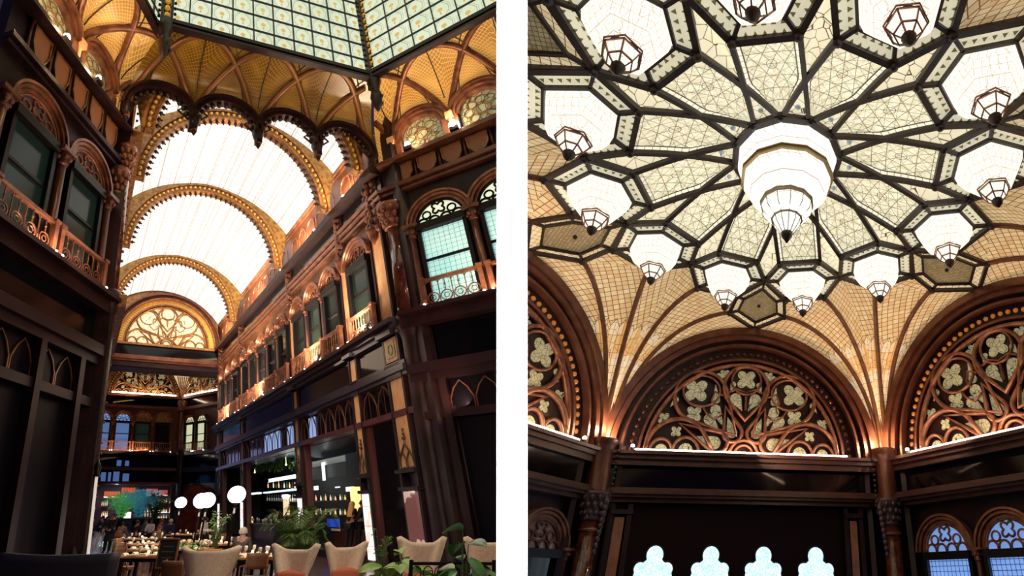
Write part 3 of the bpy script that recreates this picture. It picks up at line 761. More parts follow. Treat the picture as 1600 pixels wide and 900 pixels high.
def window_unit(fr, cx, w, z0, zs, glass, lun, mm=COPPER, tr=COPPER, y=.05, name=None, r=None):
    """sash window with round lunette above; zs = springing"""
    r = r or w/2
    n = thing(num('window'), None, None, fr(cx, y, z0), kind='structure')
    lunette_small(fr, cx, zs, r, n, tr, lun, y=y, mm=mm)
    m = MB(fr); m.box(cx-r, cx+r, y, y+.28, zs-.26, zs); m.box(cx-r, cx-r+.12, y, y+.2, z0, zs-.2); m.box(cx+r-.12, cx+r, y, y+.2, z0, zs-.2); zm = z0+(zs-z0)*.56
    m.box(cx-r, cx+r, y, y+.12, zm-.05, zm+.03); m.build('sash', SASH, n)
    m = MB(fr); m.box(cx-r+.08, cx+r-.08, y+.01, y+.05, z0, zs-.2); m.build('pane', glass, n)
    return n
def colonnette(fr, x, z0, z1, y=.18, m1=WOOD, m2=COPPER, r=.09):
    m = MB(fr); m.lathe([(r*1.5, z0), (r*1.5, z0+.15), (r, z0+.25), (r, z1-.5)], x, y, 0, 10); m.lathe([(r, z1-.5), (r*1.3, z1-.45), (r*1.1, z1-.4), (r*1.9, z1-.12)], x, y, 0, 10)
    m.box(x-r*2.2, x+r*2.2, y-r*2, y+r*2, z1-.12, z1)
    for i in range(6): m.ball(x+r*1.5*cos(i*pi/3), y+r*1.5*sin(i*pi/3), z1-.27, r*.6, 6)
    return m
def shields(fr, x0, x1, z0, z1, n, par_name):
    w = (x1-x0)/n; m = MB(fr); g = MB(fr); o = MB(fr)
    for i in range(n):
        c = x0+w*(i+.5); hw_ = w*.34; h = z1-z0
        P = [(c-hw_, z1-.12*h), (c+hw_, z1-.12*h), (c+hw_*.98, z0+.45*h), (c+hw_*.6, z0+.22*h), (c, z0+.10*h), (c-hw_*.6, z0+.22*h), (c-hw_*.98, z0+.45*h)]
        m.prism(P, 0, .09); Q = [(c+(a-c)*1.18, (z0+z1)/2+(b-(z0+z1)/2)*1.12) for a, b in P]; g.ring(Q, P, 0, .12)
        o.tube([(c+w*.5, .05, z0), (c+w*.5, .05, z1)], .05, 6); o.tube([(c-w*.45, .06, z1), (c-w*.30, .06, (z0+z1)/2), (c-w*.12, .06, z0+.02)], .025, 4); o.tube([(c+w*.45, .06, z1), (c+w*.30, .06, (z0+z1)/2), (c+w*.12, .06, z0+.02)], .025, 4)
    st(m.build(num('trim'), SHIELD)); st(g.build(num('trim'), GOLDW)); st(o.build(num('trim'), WOOD))
def mould(fr, x0, x1, rows, mt, name=None):
    m = MB(fr)
    for z0, z1, d in rows: m.box(x0, x1, -.02, d, z0, z1)
    return st(m.build(name or num('trim'), mt))

# ---------------- right passage wall
m = MB(NR); m.box(13, 37.5, -.35, -.01, 8.9, 10.5); st(m.build(num('trim'), mat('gilt_brown_panel', (.36, .18, .075), .4, .2, noise=((.22, .10, .04), 5, .4, .6), bump=(16, .5))))
m = MB(NR); m.box(13, 37.5, -.35, -.02, 5.0, 14.4); m.box(13, 37.5, -.35, -.02, 4.03, 5.0); m.box(13, 37.5, -.35, -.02, 2.82, 3.02); st(m.build('wall_right', WOOD))
PIL = [(13.30, 14.13), (16.05, 16.60), (21.7, 22.25), (30.35, 30.9), (35.75, 36.25)]
mould(NR, 13, 37, [(5.45, 5.62, .28), (5.62, 5.78, .42), (5.78, 5.93, .55)], SLATE)
mould(NR, 13, 37, [(4.05, 4.18, .18), (4.18, 4.38, .30), (4.38, 4.52, .22)], SLATE)
mould(NR, 13, 37, [(4.52, 5.45, .05)], BLACKG)
mould(NR, 13, 37, [(2.82, 3.02, .16)], PURPW)
mould(NR, 13, 37, [(10.5, 10.62, .2), (10.75, 10.87, .25), (10.98, 11.1, .3)], COPPER)
mould(NR, 13, 37, [(11.1, 11.85, .08)], BLACKG)
mould(NR, 13, 37, [(11.85, 12.15, .50)], WOODD)
bays = [(14.12, 16.05, 1), (16.60, 21.7, 3), (22.25, 30.35, 5), (30.9, 35.75, 3)]
BL = ['short lit balcony railing with one window, nearest the big right pier', 'lit balcony railing of three panels, second bay of the right passage wall', 'long lit balcony railing of five panels, middle of the right passage wall', 'farthest lit balcony railing on the right passage wall, beside the dark bridge']
for bi, (a, b_, n) in enumerate(bays):
    w = (b_-a)/n
    for i in range(n):
        cx = a+w*(i+.5)
        window_unit(NR, cx, w*.72, 6.0, 9.05, DARKP if bi < 2 else DARKP2, COPL, r=w*.385, mm=COPPER)
        if i: st(colonnette(NR, a+w*i, 5.95, 9.1).build(num('trim'), WOOD))
    balcony(NR, a+.12, b_-.12, 5.95, 6.9, n, BL[bi])
    light('balcony_glow', 'AREA', NR((a+b_)/2, .85, 6.2), 290*(b_-a), (1, .74, .50), (b_-a), NR((a+b_)/2, .0, 9.6), sizey=.12)
    # transom lights above the shopfront
    ng = max(2, int(round((b_-a)/.8))); g = MB(NR); w2 = (b_-a)/ng
    for i in range(ng):
        c = a+w2*(i+.5); g.tube([(c-w2*.45, .05, 3.0), (c-w2*.45, .05, 3.4), (c-w2*.3, .05, 3.75), (c, .05, 4.02), (c+w2*.3, .05, 3.75), (c+w2*.45, .05, 3.4), (c+w2*.45, .05, 3.0)], .022, 5)
        g.tube([(c-w2*.45, .05, 3.4), (c, .05, 4.02)], .014, 4); g.tube([(c, .05, 3.0), (c, .05, 4.0)], .012, 4)
    st(g.build(num('trim'), WOOD))
NP = NR.sub(0, -.20, 0)
for i, (a, b_) in enumerate(PIL):
    big = i == 0
    lab = ['wide ochre marble pilaster beside the red column, with a lit case at its foot', 'ochre pilaster with lit case between the narrow bay and the bar bay', 'slim ochre pilaster between the bar bay and the hanging-plant bay', 'thin ochre pilaster before the last bay of the right wall', 'farthest thin pilaster at the end of the right wall'][i]
    t = thing('pilaster', lab, 'pilaster', NP((a+b_)/2, .1, FL))
    for z0, z1 in ((6.0, 9.55), (4.6, 5.42), (1.25, 4.02))[::(2 if big else 1)]: m = MB(NP); m.box(a+.06, b_-.06, .08, .30, z0, z1); m.build('marble_panel', OCHRE, t)
    m = MB(NP)
    for x0, x1 in ((a-.04, a+.06), (b_-.06, b_+.04)): m.box(x0, x1, .0, .36, 6.0, 9.7); m.box(x0, x1, .0, .36, FL, 5.45)
    m.box(a-.04, b_+.04, 0, .12, FL, 5.45); m.box(a-.08, b_+.08, 0, .46, .62, .72); m.box(a-.08, b_+.08, 0, .50, 1.12, 1.22); m.box(a-.1, b_+.1, 0, .5, FL, -1.42); m.build('frame', WOODD, t)
    m = MB(NP); m.box(a-.03, b_+.03, .0, .48, 5.93, 6.05); m.box(a-.03, b_+.03, 0, .62, 5.45, 5.93); m.build('ledge_block', SLATE, t); m = MB(NP); m.box(a-.03, b_+.03, 0, .42, 4.02, 4.55); m.build('ledge_block', SLATE, t)
    # lit case
    m = MB(NP); P = [(a+.05, .12), (a+.12, .42), (b_-.12, .42), (b_-.05, .12)]
    m.hull2([(x, y, -1.40) for x, y in P], [(x, y, .60) for x, y in P]); 
    for k_, f_ in enumerate(m.f): m.uv[k_] = [(m.v[q].x, m.v[q].z) for q in f_]
    m.build('display_case', CASED if big else CASEG, t)
    m = MB(NP); c = (a+b_)/2
    for x0, x1 in ((a+.04, c), (c, b_-.04)):
        m.tube([(x0, .34, 1.25), (x0+.02, .34, 1.5), ((x0+x1)/2, .34, 1.78), (x1-.02, .34, 1.5), (x1, .34, 1.25)], .03, 5)
    m.tube([(a+.05, .34, 1.4), (a+.1, .34, 1.6), (c, .34, 1.98), (b_-.1, .34, 1.6), (b_-.05, .34, 1.4)], .035, 5); m.tube([(c, .34, 1.95), (c, .34, 2.4)], .025, 5); m.ball(c, .34, 2.15, .07, 6); m.ball(c, .34, 2.28, .05, 6); m.ball(c, .34, 2.42, .035, 6)
    for q in range(5): m.ball(a+.1+(b_-a-.2)*q/4, .34, 1.27, .045, 6)
    m.build('gothic_ornament', mat('aged_bronze', (.14, .085, .035), .4, .5) if i == 0 else bpy.data.materials['aged_bronze'], t)
    if big:
        m = MB(NP); m.box(a+.08, b_-.08, .1, .36, 4.62, 5.42); m.build('gold_plaque', GOLDW, t)
        m = MB(NP); m.box(a+.18, b_-.18, .36, .38, 4.74, 5.30); m.tube([(c+.12*cos(q*pi/6), .39, 5.02+.18*sin(q*pi/6)) for q in range(12)], .02, 4, True); m.build('plaque_relief', mat('olive_relief', (.22, .17, .06), .4, .3), t)
    m = MB(NP)
    for q in range(7): z = 9.7+q*.33; m.ball(a+.12, .38, z, .11, 6, sz=1.3); m.ball(b_-.12, .38, z, .11, 6, sz=1.3); m.ball(c, .44, z+.1, .12, 6, sz=1.3)
    m.box(a, b_, .05, .34, 9.55, 11.85); m.lathe([(.02, -.5), (.16, -.2), (.20, .05), (.26, .12)], c, .42, 9.6, 8)
    m.build('carved_capital', COPPER, t)
# gold arcade band under the vault
m = MB(NR); m.box(13.2, 37, -.45, -.30, 12.1, 14.3); st(m.build(num('trim'), GOLDW))
for a, b_, n in ((14.0, 16.1, 2), (16.6, 21.8, 5), (22.2, 30.5, 8), (30.9, 36.2, 5)):
    w = (b_-a)/n; m = MB(NR)
    for i in range(n):
        c = a+w*(i+.5); m.arch(c, 13.25, w*.34, w*.42, -.3, .02, n=12); m.arch(c, 13.25, w*.22, w*.29, -.3, -.08, n=12)
        for dx in (-.38, .38, -.25, .25): m.box(c+dx*w-.05, c+dx*w+.05, -.3, .0 if abs(dx) > .3 else -.1, 12.1, 13.25)
        m.ball(c, -.2, 13.3, w*.14, 8)
    st(m.build(num('trim'), COPPER))
    light('band_glow', 'AREA', NR((a+b_)/2, .3, 12.3), 150*(b_-a), (1, .70, .38), b_-a, NR((a+b_)/2, -.3, 13.6), sizey=.1)
mould(NR, 13.2, 37, [(14.05, 14.2, .05), (14.2, 14.4, .15)], COPPER)
for i, s_ in enumerate((15.3, 18.2, 22.6)):
    lab = ['bright floodlight on the right cornice by the first vault rib', 'bright floodlight on the right cornice between the first and second vault ribs', 'small floodlight on the right cornice by the second vault rib'][i]
    f = NR.sub(s_, .35, 12.25); t = thing('floodlight', lab, 'spotlight', f(0, 0, 0), 'floodlights along the cornices')
    m = MB(f); m.box(-.09, .09, -.06, .10, -.10, .02); m.build('housing', BLACK, t); m = MB(f); m.ball(0, -.02, .10, .085 if i < 2 else .05, 8); m.build('bulb', LEDB, t)
# left passage wall (mostly behind the left pier)
m = MB(NL); m.box(13.6, 37.5, -.4, 0, FL, 14.3); st(m.build('wall_left', WOOD))
mould(NL, 13.6, 37, [(11.85, 12.15, .5), (14.05, 14.3, .2), (5.5, 5.9, .5)], GOLDW)

# ---------------- vault
cT, cZ, RV = 4.95, 10.995, 5.755
def vf(u, v):
    a0 = math.asin(4.78/RV); a = -a0+2*a0*u; return (cT+RV*sin(a), 13.4+(37-13.4)*v, cZ+RV*cos(a))
m = MB(Fr(HL)); m.grid(vf, 24, 24, lambda u, v: (u*12.2, v*23.6)); st(m.build('ceiling_vault', VAULT))
m = MB(Fr(HL))
for i in range(1, 12):
    P = [vf(i/12, j/12) for j in range(13)]; m.tube([(x, y, z-.03) for x, y, z in P], .018, 4)
st(m.build(num('trim'), mat('thin_vault_bars', (.55, .45, .38), .5)))
GILTD = mat('aged_gilding', (.42, .24, .06), .4, .4, noise=((.20, .09, .02), 5, .4, .65))
def vrib(s_, mt=GOLDW, w=.42):
    f = FSf(s_, cT); m = MB(f); m.arch(0, 12.15, 4.08, 4.42, -.15, .15, n=40, kx=.955); m.arch(0, 12.15, 4.38, 4.50, -.24, .24, n=40, kx=.955); m.arch(0, 12.15, 4.02, 4.10, -.2, .2, n=40, kx=.955)
    o = st(m.build(num('trim'), mt))
    m = MB(f)
    for i in range(1, 40):
        a = pi*i/40; m.ball(3.93*.955*cos(a), 0, 12.15+3.93*sin(a), .085, 6); m.ball(3.82*.955*cos(a), 0, 12.15+3.82*sin(a), .04, 5)
    m.build('crockets', IRON, o)
    m = MB(f)
    for i in range(48):
        a = pi*(i+.5)/48; m.ball(4.25*.955*cos(a), .17, 12.15+4.25*sin(a), .09, 6)
    m.build('bosses', GOLD, o)
    # pierced spandrel web between rib and glass
    m = MB(f); up = []; lo = []
    for i in range(41):
        a = pi*i/40; x = 4.48*.955*cos(a); z = 12.15+4.48*sin(a); xx = x*1.10; zz = cZ+sqrt(max(0, RV**2-min(abs(xx), 4.78)**2)); lo.append((x, z)); up.append((max(-4.78, min(4.78, xx)), max(zz-.02, z+.01)))
    m.ring(up, lo, -.06, .06, closed=False); m.build('spandrel', GILTD, o)
for s_ in (13.5, 16.3, 22.0, 30.6): vrib(s_)

# ---------------- far end of the passage: arched window over a bridge
FE = FSf(37, 5.45)
m = MB(FE)
n0 = 30
m.ring([(-.5+4.78*cos(pi*i/n0), max(12.0+5.0*sin(pi*i/n0), cZ+sqrt(RV**2-(4.78*cos(pi*i/n0))**2)+.1) if 0 < i < n0 else 12) for i in range(n0+1)], [(4.2*cos(pi*i/n0), 12.0+4.35*sin(pi*i/n0)) for i in range(n0+1)], -.3, -.1, closed=False); st(m.build('wall_end', GOLDW))
n = thing(num('window'), None, None, FE(0, 0, 12), kind='structure')
tympanum(FE, 0, 12.05, 3.3, n, GOLDW, GOLDW, CREAMT, y=-.1, depth=.25, wr=.024)
m = MB(FE); m.prism([(3.28*cos(pi*i/30), 12.05+3.28*sin(pi*i/30)) for i in range(31)], -.06, -.045); m.build('lit_glass', CREAMT, n)
m = MB(FE); m.arch(0, 12.05, 3.3, 3.42, -.1, .3, n=40); m.arch(0, 12.05, 3.85, 3.95, -.1, .4, n=40); m.build('inner_moulding', COPPER, n)
m = MB(FE); m.arch(0, 12.05, 3.4, 3.9, -.1, .12, n=40); m.build('gilt_band', GOLD, n)
m = MB(FE)
for i in range(56): a = pi*(i+.5)/56; m.tube([(3.47*cos(a), .14, 12.05+3.47*sin(a)), (3.80*cos(a), .14, 12.05+3.80*sin(a))], .045, 5)
m.build('gilt_flutes', GOLD, n)
m = MB(FE); m.arch(0, 12.05, 3.95, 4.3, -.1, .1, n=40); m.build('carved_band', WOOD, n)
m = MB(FE)
for i in range(45): a = pi*(i+.5)/45; m.ball(4.02*cos(a), .14, 12.05+4.02*sin(a), .085, 6)
m.arch(0, 12.05, 4.27, 4.40, -.1, .3, n=40); m.build('outer_moulding', WOOD, n)
BR = FSf(37, 5.4)
m = MB(BR); m.box(-4.6, 4.6, -1.5, .0, 10.1, 12.0); st(m.build('trim_bridge', WOODD))
mould(BR, -4.6, 4.55, [(11.85, 12.02, .35)], GOLDW); mould(BR, -4.6, 4.55, [(11.0, 11.85, .22)], BLACKG); mould(BR, -4.6, 4.55, [(10.55, 10.7, .3), (10.7, 11.0, .42)], WOOD); mould(BR, -4.6, 4.55, [(10.15, 10.55, .2)], WOODD)
light('end_glow', 'AREA', FE(0, 2.2, 12.3), 90, (1, .70, .36), 7, FE(0, 0, 14), sizey=.4)
light('passage_warm', 'AREA', HL((5, 26, 12.2)), 120, (1, .78, .5), 6, HL((5, 26, 16)), sizey=18)

# ---------------- crossing: corner piers
def pier_column(fr, x, y, label, r=.36, z0=FL, zc=9.6, cap=1.0, mt=REDM, base_mt=WOODD):
    f = fr.sub(x, y, 0); t = thing('pier_column', label, 'column', f(0, 0, z0))
    m = MB(f); m.lathe([(r*1.5, z0), (r*1.5, z0+.5), (r*1.15, z0+.7), (r, z0+.9), (r, 5.2), (r*1.1, 5.3), (r*1.35, 5.5), (r*1.5, 5.6), (r*1.5, 5.95), (r*1.1, 6.05)], n=20); m.build('lower_shaft', base_mt, t)
    m = MB(f); m.lathe([(r, 6.0), (r*.92, zc)], n=20); m.build('upper_shaft', mt, t)
    m = MB(f); m.lathe([(r, zc), (r*1.2, zc+.06), (r*1.0, zc+.12), (r*1.25, zc+.5), (r*1.7, zc+.9), (r*1.8, zc+1.0)], n=20)
    for j, (z, q) in enumerate(((.25, 1.1), (.5, 1.3), (.75, 1.55))):
        for i in range(10): a = i*pi/5+j*.3; m.ball(r*q*cos(a), r*q*sin(a), zc+z, .10, 6, sz=1.3)
    m.build('capital', COPPER, t); return t
pier_column(RS, .13, -.02, 'red marble column between the ochre pilaster and the right crossing wall', r=.27, zc=9.35)
def pier_box(fr, x0, x1, y0, y1, z0, z1, name='pier'):
    m = MB(fr); m.box(x0, x1, y0, y1, z0, z1); n_ = max(2, int((x1-x0)/.16))
    for i in range(n_+1): x = x0+(x1-x0)*i/n_; m.tube([(x, y1, z0), (x, y1, z1)], .045, 6)
    return m
st(pier_box(RS, .42, .86, -.2, .12, FL, 5.4).build(num('trim'), WOODD)); st(pier_box(RS, .86, 1.1, -.3, .02, FL, 2.9).build(num('trim'), WOODD)); st(pier_box(RS, .3, .70, -.2, .10, 6, 11).build(num('trim'), WOODD))
m = MB(NR); m.box(12.3, 13.30, -.5, -.1, FL, 14.2); st(m.build(num('trim'), WOODD))
pier_column(NL, 13.75, .03, 'dark column with worn gilt at the left corner pier, white vault behind it', r=.19, zc=10.4, mt=REDM)
pier_column(LS, .12, .06, 'fat dark corner column of the left pier, beside the left balcony', r=.22, zc=9.4, mt=WOODD)
m = MB(NL); m.box(13.55, 14.6, -.9, .08, FL, 14.2); st(m.build(num('trim'), WOODD))
m = MB(NL)
for q in range(20): m.ball(13.62, .24, 7.0+q*.33, .05, 6)
for q in range(26): m.ball(13.62, .24, FL+.4+q*.26, .03, 6)
st(m.build(num('trim'), COPPER))

# ---------------- crossing side walls
PURPD = mat('dim_mahogany', (.020, .006, .011), .5, spec=.25)
def side_wall(fr, L, dz, centers, glass, lun, trm, z, sname, lbls, dark):
    m = MB(fr); m.box(0, L, -.4, -.02, FL, 12.1); st(m.build('wall_'+sname, WOODD))
    mould(fr, 0, L, [(z['f1'], z['f1']+.14, .42), (z['f1']+.14, z['f1']+.26, .30), (z['f0']-.16, z['f0'], .28), (z['f0']-.34, z['f0']-.22, .18)], WOODD if dark else WOOD)
    shields(fr, .45, .45+.86*int((L-.45)/.86), z['f0'], z['f1'], int((L-.45)/.86), '')
    for c in centers:
        window_unit(fr, c, 1.6, z['b0'], z['sp'], glass, lun, r=.80, tr=trm, mm=COPPER)
    for i in range(len(centers)):
        c = centers[i]-(centers[1]-centers[0])/2; st(colonnette(fr, c, z['b0'], z['sp']+.05, r=.12).build(num('trim'), WOOD))
    st(colonnette(fr, centers[-1]+(centers[1]-centers[0])/2, z['b0'], z['sp']+.05, r=.12).build(num('trim'), WOOD))
    w = centers[1]-centers[0]
    for i, c in enumerate(centers): balcony(fr, c-w/2+.12, c+w/2-.12, z['b0'], z['b1'], 1, lbls[i], y=.42)
    light('balcony_glow', 'AREA', fr((centers[0]+centers[-1])/2, .8, z['b0']+.1), 110, (1, .66, .42), 4, fr((centers[0]+centers[-1])/2, 0, z['sp']), sizey=.12)
    mould(fr, 0, L, [(z['b0']-.12, z['b0'], .62), (z['b0']-.5, z['b0']-.12, .40)], WOODD)
    mould(fr, 0, L, [(4.3, z['b0']-.5, .06)], BLACKG)
    mould(fr, 0, L, [(3.95, 4.25, .36), (3.70, 3.95, .25), (2.55, 2.78, .22)], PURPD)
    # ground storey: posts and pointed leaded lights over dark glass
    m = MB(fr); m.box(.8, L, -.02, .04, FL, 3.7); st(m.build('door_%s' % ('2' if dark else '3'), mat('matt_dark_door_glass', (.004, .003, .007), .5, spec=.12)))
    m = MB(fr); x = .95
    while x < L:
        m.box(x-.1, x+.1, 0, .28, FL, 3.7); m.box(x-.14, x-.1, 0, .2, FL, 3.7); x += 1.55
    st(m.build(num('trim'), PURPD if dark else WOODD))
    m = MB(fr); x = .95
    while x < L-1:
        for h in (.0, .72):
            c = x+.42+h; m.tube([(c-.33, .06, 2.8), (c-.33, .06, 3.1), (c-.2, .06, 3.4), (c, .06, 3.62), (c+.2, .06, 3.4), (c+.33, .06, 3.1), (c+.33, .06, 2.8)], .025, 5)
        x += 1.55
    st(m.build(num('trim'), COPPER))
side_wall(RS, 4.6, 0, (1.80, 3.80), TEALP, LUNW, SASH, dict(b0=5.97, b1=6.90, sp=9.05, f0=11.05, f1=11.95), 'crossing_right', ['lit balcony railing under the teal leaded window on the right', 'balcony railing cut by the white dividing wall at the right'], False)
side_wall(LS, 5.4, 0, (1.78, 4.0), DARKP, BRNL, COPPER, dict(b0=5.72, b1=6.58, sp=8.93, f0=10.72, f1=12.0), 'crossing_left', ['balcony railing under the nearer-to-pier dark window on the left wall', 'balcony railing at the left edge of the picture'], True)

# ---------------- cove, ribs, cusped screen
PROF = [(0, 12.0), (0, 12.7), (0, 13.4), (.06, 13.85), (.32, 14.25), (.9, 14.65), (1.75, 14.95)]
def prof(h):
    q = max(0, min(1, h))*(len(PROF)-1); i = min(len(PROF)-2, int(q)); f = q-i
    return (PROF[i][0]+(PROF[i+1][0]-PROF[i][0])*f, PROF[i][1]+(PROF[i+1][1]-PROF[i][1])*f)
def cove(fr, x0, x1, m0, m1, glass, arcs, springs, W_, trims=COPPER):
    """m0,m1: mitre on/off at the ends; arcs: list of (cx, r, zc) openings below"""
    def zlow(x):
        z = 12.0
        for c, r, zc in arcs:
            if abs(x-c) < r: z = max(z, zc+sqrt(r*r-(x-c)**2))
        return z
    def fn(u, v):
        x = x0+(x1-x0)*u; zl = zlow(x)
        # find h for zl
        h0 = 0
        for i in range(60):
            if prof(i/60)[1] >= zl: h0 = i/60; break
        y, z = prof(h0+(1-h0)*v); k = .52*y
        xa = x0+(k if m0 else 0); xb = x1-(k if m1 else 0)
        return (xa+(xb-xa)*u, y+.0, max(z, zl if v == 0 else z))
    m = MB(fr); m.grid(fn, int((x1-x0)*7), 14, lambda u, v: (u*(x1-x0), v*3.2)); st(m.build('ceiling_cove', glass))
    rb = MB(fr)
    def path(xs, dx, top=1.0):
        P = []
        for i in range(13):
            q = i/12*top; h = .06+.94*sin(q*pi/2); y, z = prof(h); x = xs+dx*(1-cos(q*pi/2)); k = .52*y
            xa = x0+(k if m0 else 0); xb = x1-(k if m1 else 0)
            if x < xa-.02 or x > xb+.02: break
            P.append((x, y+.05, z))
        return P
    for xs in springs:
        for dx in (-W_, W_):
            P = path(xs, dx)
            if len(P) > 2: rb.tube(P, .12, 6, flat=1.0)
    st(rb.build(num('trim'), trims))
    th = MB(fr)    # thin secondary bars
    for xs in springs:
        for dx in (-W_*.5, 0, W_*.5):
            P = path(xs+.35*dx, dx)
            P = P[4:]
            if len(P) > 2: th.tube(P, .022, 4)
    st(th.build(num('trim'), IRON))
RIBG = mat('gilt_brown_rib', (.20, .085, .030), .35, .3)
sc = [(-3.75, 1.06, 12.75), (-1.30, 1.12, 12.75), (1.12, 1.10, 12.78), (3.50, 1.08, 12.8)]
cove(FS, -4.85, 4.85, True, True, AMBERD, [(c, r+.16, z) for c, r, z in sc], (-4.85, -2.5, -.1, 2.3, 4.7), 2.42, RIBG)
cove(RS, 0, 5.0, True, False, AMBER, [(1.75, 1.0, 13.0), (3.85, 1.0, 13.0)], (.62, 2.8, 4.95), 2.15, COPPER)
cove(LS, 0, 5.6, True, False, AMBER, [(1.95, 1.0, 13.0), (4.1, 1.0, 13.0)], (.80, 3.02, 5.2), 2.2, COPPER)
m = MB(FS); ck = MB(FS)
for c, r, z in sc:
    m.arch(c, z, r, r+.18, -.15, .18, n=18); m.arch(c, z, r+.16, r+.26, -.1, .26, n=18)
    for sgn in (-1, 1): m.box(c+sgn*(r+.09)-.1, c+sgn*(r+.09)+.1, -.12, .16, 12.3, z)
    for i in range(1, 12): a = pi*i/12; ck.ball(c+(r-.08)*cos(a), 0, z+(r-.08)*sin(a), .10, 6)
    for sgn in (-1, 1):
        ck.tube([(c+sgn*r, 0, z), (c+sgn*r*.62, 0, z+.35), (c+sgn*r*.9, 0, z+.62)], .04, 5)
for x in (-2.5, -.1, 2.3, 4.72, -4.85): m.lathe([(.02, -.45), (.10, -.30), (.06, -.2), (.18, .05), (.24, .3)], x, .05, 12.5, 8)
st(m.build(num('trim'), WOODD)); st(ck.build(num('trim'), IRON))
for fr, cs, L_ in ((RS, (1.75, 3.85), 'r'), (LS, (1.95, 4.1), 'l')):
    for c in cs:
        n = thing(num('window'), None, None, fr(c, 0, 12), kind='structure')
        m = MB(fr); m.prism([(c-.72, 12.05)]+[(c-.72*cos(a), 13.0+.72*sin(a)) for a in [pi*i/16 for i in range(17)]]+[(c+.72, 12.05)], -.12, -.10); m.build('rosette_glass', ROSG, n)
        m = MB(fr); m.arch(c, 13.0, .70, .80, -.1, .12, n=20); m.arch(c, 13.0, .82, .92, -.1, .22, n=20); m.arch(c, 13.0, .94, 1.04, -.1, .30, n=20)
        for sgn in (-1, 1): m.box(c+sgn*.87-.10, c+sgn*.87+.10, -.1, .2, 12.1, 13.0)
        m.build('arch_moulding', COPPER, n)
        m = MB(fr)
        for i in range(8): a = pi*i/4; m.tube([(c+.42*cos(a)+.17*cos(b_), -.05, 12.95+.42*sin(a)+.17*sin(b_)) for b_ in [pi*j/5 for j in range(10)]], .02, 4, True)
        m.tube([(c+.2*cos(pi*j/6), -.05, 12.95+.2*sin(pi*j/6)) for j in range(12)], .02, 4, True); m.build('rosette', GOLDW, n)
    for i, (x, dz) in enumerate(((cs[0]-1.1, 0), (cs[0]+1.07, 0))):
        m = MB(fr); m.box(x-.13, x+.13, -.1, .32, 12.9, 13.15); m.lathe([(.05, 12.1), (.07, 12.8), (.12, 12.9)], x, .15, 0, 8); st(m.build(num('trim'), OCHRE))
fl = [(RS, 1.25, .35, 'twin floodlight on the right cornice under the first round window', .11), (RS, 2.9, .35, 'large glaring floodlight on the right cornice between the round windows', .17), (LS, 2.2, .35, 'floodlight on the left cornice under the rosette nearest the pier', .09), (LS, 3.75, .30, 'bright floodlight on the left cornice between two rosettes', .11)]
for fr, x, y, lab, r in fl:
    f = fr.sub(x, y, 12.35); t = thing('floodlight', lab, 'spotlight', f(0, 0, 0), 'floodlights along the cornices')
    m = MB(f); m.box(-.14, .14, -.10, .10, -.18, -.02); m.build('housing', BLACK, t); m = MB(f); m.ball(0, 0, .08, r, 10); m.build('bulb', LEDB, t)
    light('flood', 'POINT', f(0, .25, .35), 55, (1, .66, .34), .1)
light('screen_glow', 'AREA', FS(0, 1.6, 12.4), 16, (1, .72, .30), 7, FS(0, .2, 14.2), sizey=.3)

# ---------------- skylight drum
INS = 1.75
dl_ = {'far': (FS, -4.85+.52*INS, 4.85-.52*INS), 'right': (RS, .52*INS, 8.5), 'left': (LS, .52*INS, 8.5)}
for nm, (fr, a, b_) in dl_.items():
    f = fr.sub(0, INS, 0)
    m = MB(f); m.add([(a, 0, 15.1), (b_, 0, 15.1), (b_, 0, 21.0), (a, 0, 21.0)], [(0, 1, 2, 3)], uvs=[(a, 0), (b_, 0), (b_, 5.9), (a, 5.9)]); st(m.build('window_skylight_'+nm, DRUM))
    m = MB(f); n_ = int(round((b_-a)/.79))
    for i in range(n_+1): x = a+(b_-a)*i/n_ if nm == 'far' else a+.79*i; m.box(x-.022, x+.022, 0, .06, 15.1, 21)
    for j in range(1, 8): m.box(a, b_, 0, .06, 15.1+.82*j-.02, 15.1+.82*j+.02)
    st(m.build(num('trim'), BLACK))
    mould(f, a-.05, b_, [(14.86, 15.12, .10), (15.0, 15.16, .2), (14.80, 14.9, .2)], WOODD)
    m = MB(f)
    for i in range(int((b_-a)/.11)): m.ball(a+.11*i, .1, 14.94, .035, 5)
    st(m.build(num('trim'), ORN))
m = MB(Fr(HL)); m.box(-6, 14, 2, 13, 21.0, 21.1); st(m.build('ceiling_skylight', DRUM))
for (x, nm) in ((4.85-.52*INS, 'right'), (-4.85+.52*INS, 'left')):
    f = FS.sub(x, INS, 0)
    m = MB(f); m.box(-.11, .11, -.02, .14, 14.2, 21.0); m.box(-.21, -.13, -.02, .22, 14.6, 21.0); m.box(.13, .21, -.02, .22, 14.6, 21.0)
    m.lathe([(.05, 13.3), (.16, 13.6), (.22, 14.0), (.15, 14.3), (.26, 14.7), (.20, 15.1)], 0, .1, 0, 10)
    for i in range(7): m.ball(.18*cos(i), .1+.18*sin(i), 13.7+i*.2, .09, 6)
    o = st(m.build(num('trim'), IRON))
    g = MB(f)
    for i in range(17): g.ball(0, .17, 15.3+.34*i, .105, 8)
    g.build('gilt_bosses', mat('gilt_boss', (.8, .42, .06), .3, .5, emit=(.9, .42, .05), es=.35) if nm == 'right' else bpy.data.materials['gilt_boss'], o)
    g = MB(f)
    for i in range(22):
        for sx in (-.27, .27): g.ball(sx, .15, 14.9+.28*i, .06, 5)
    g.build('side_beads', IRON, o)

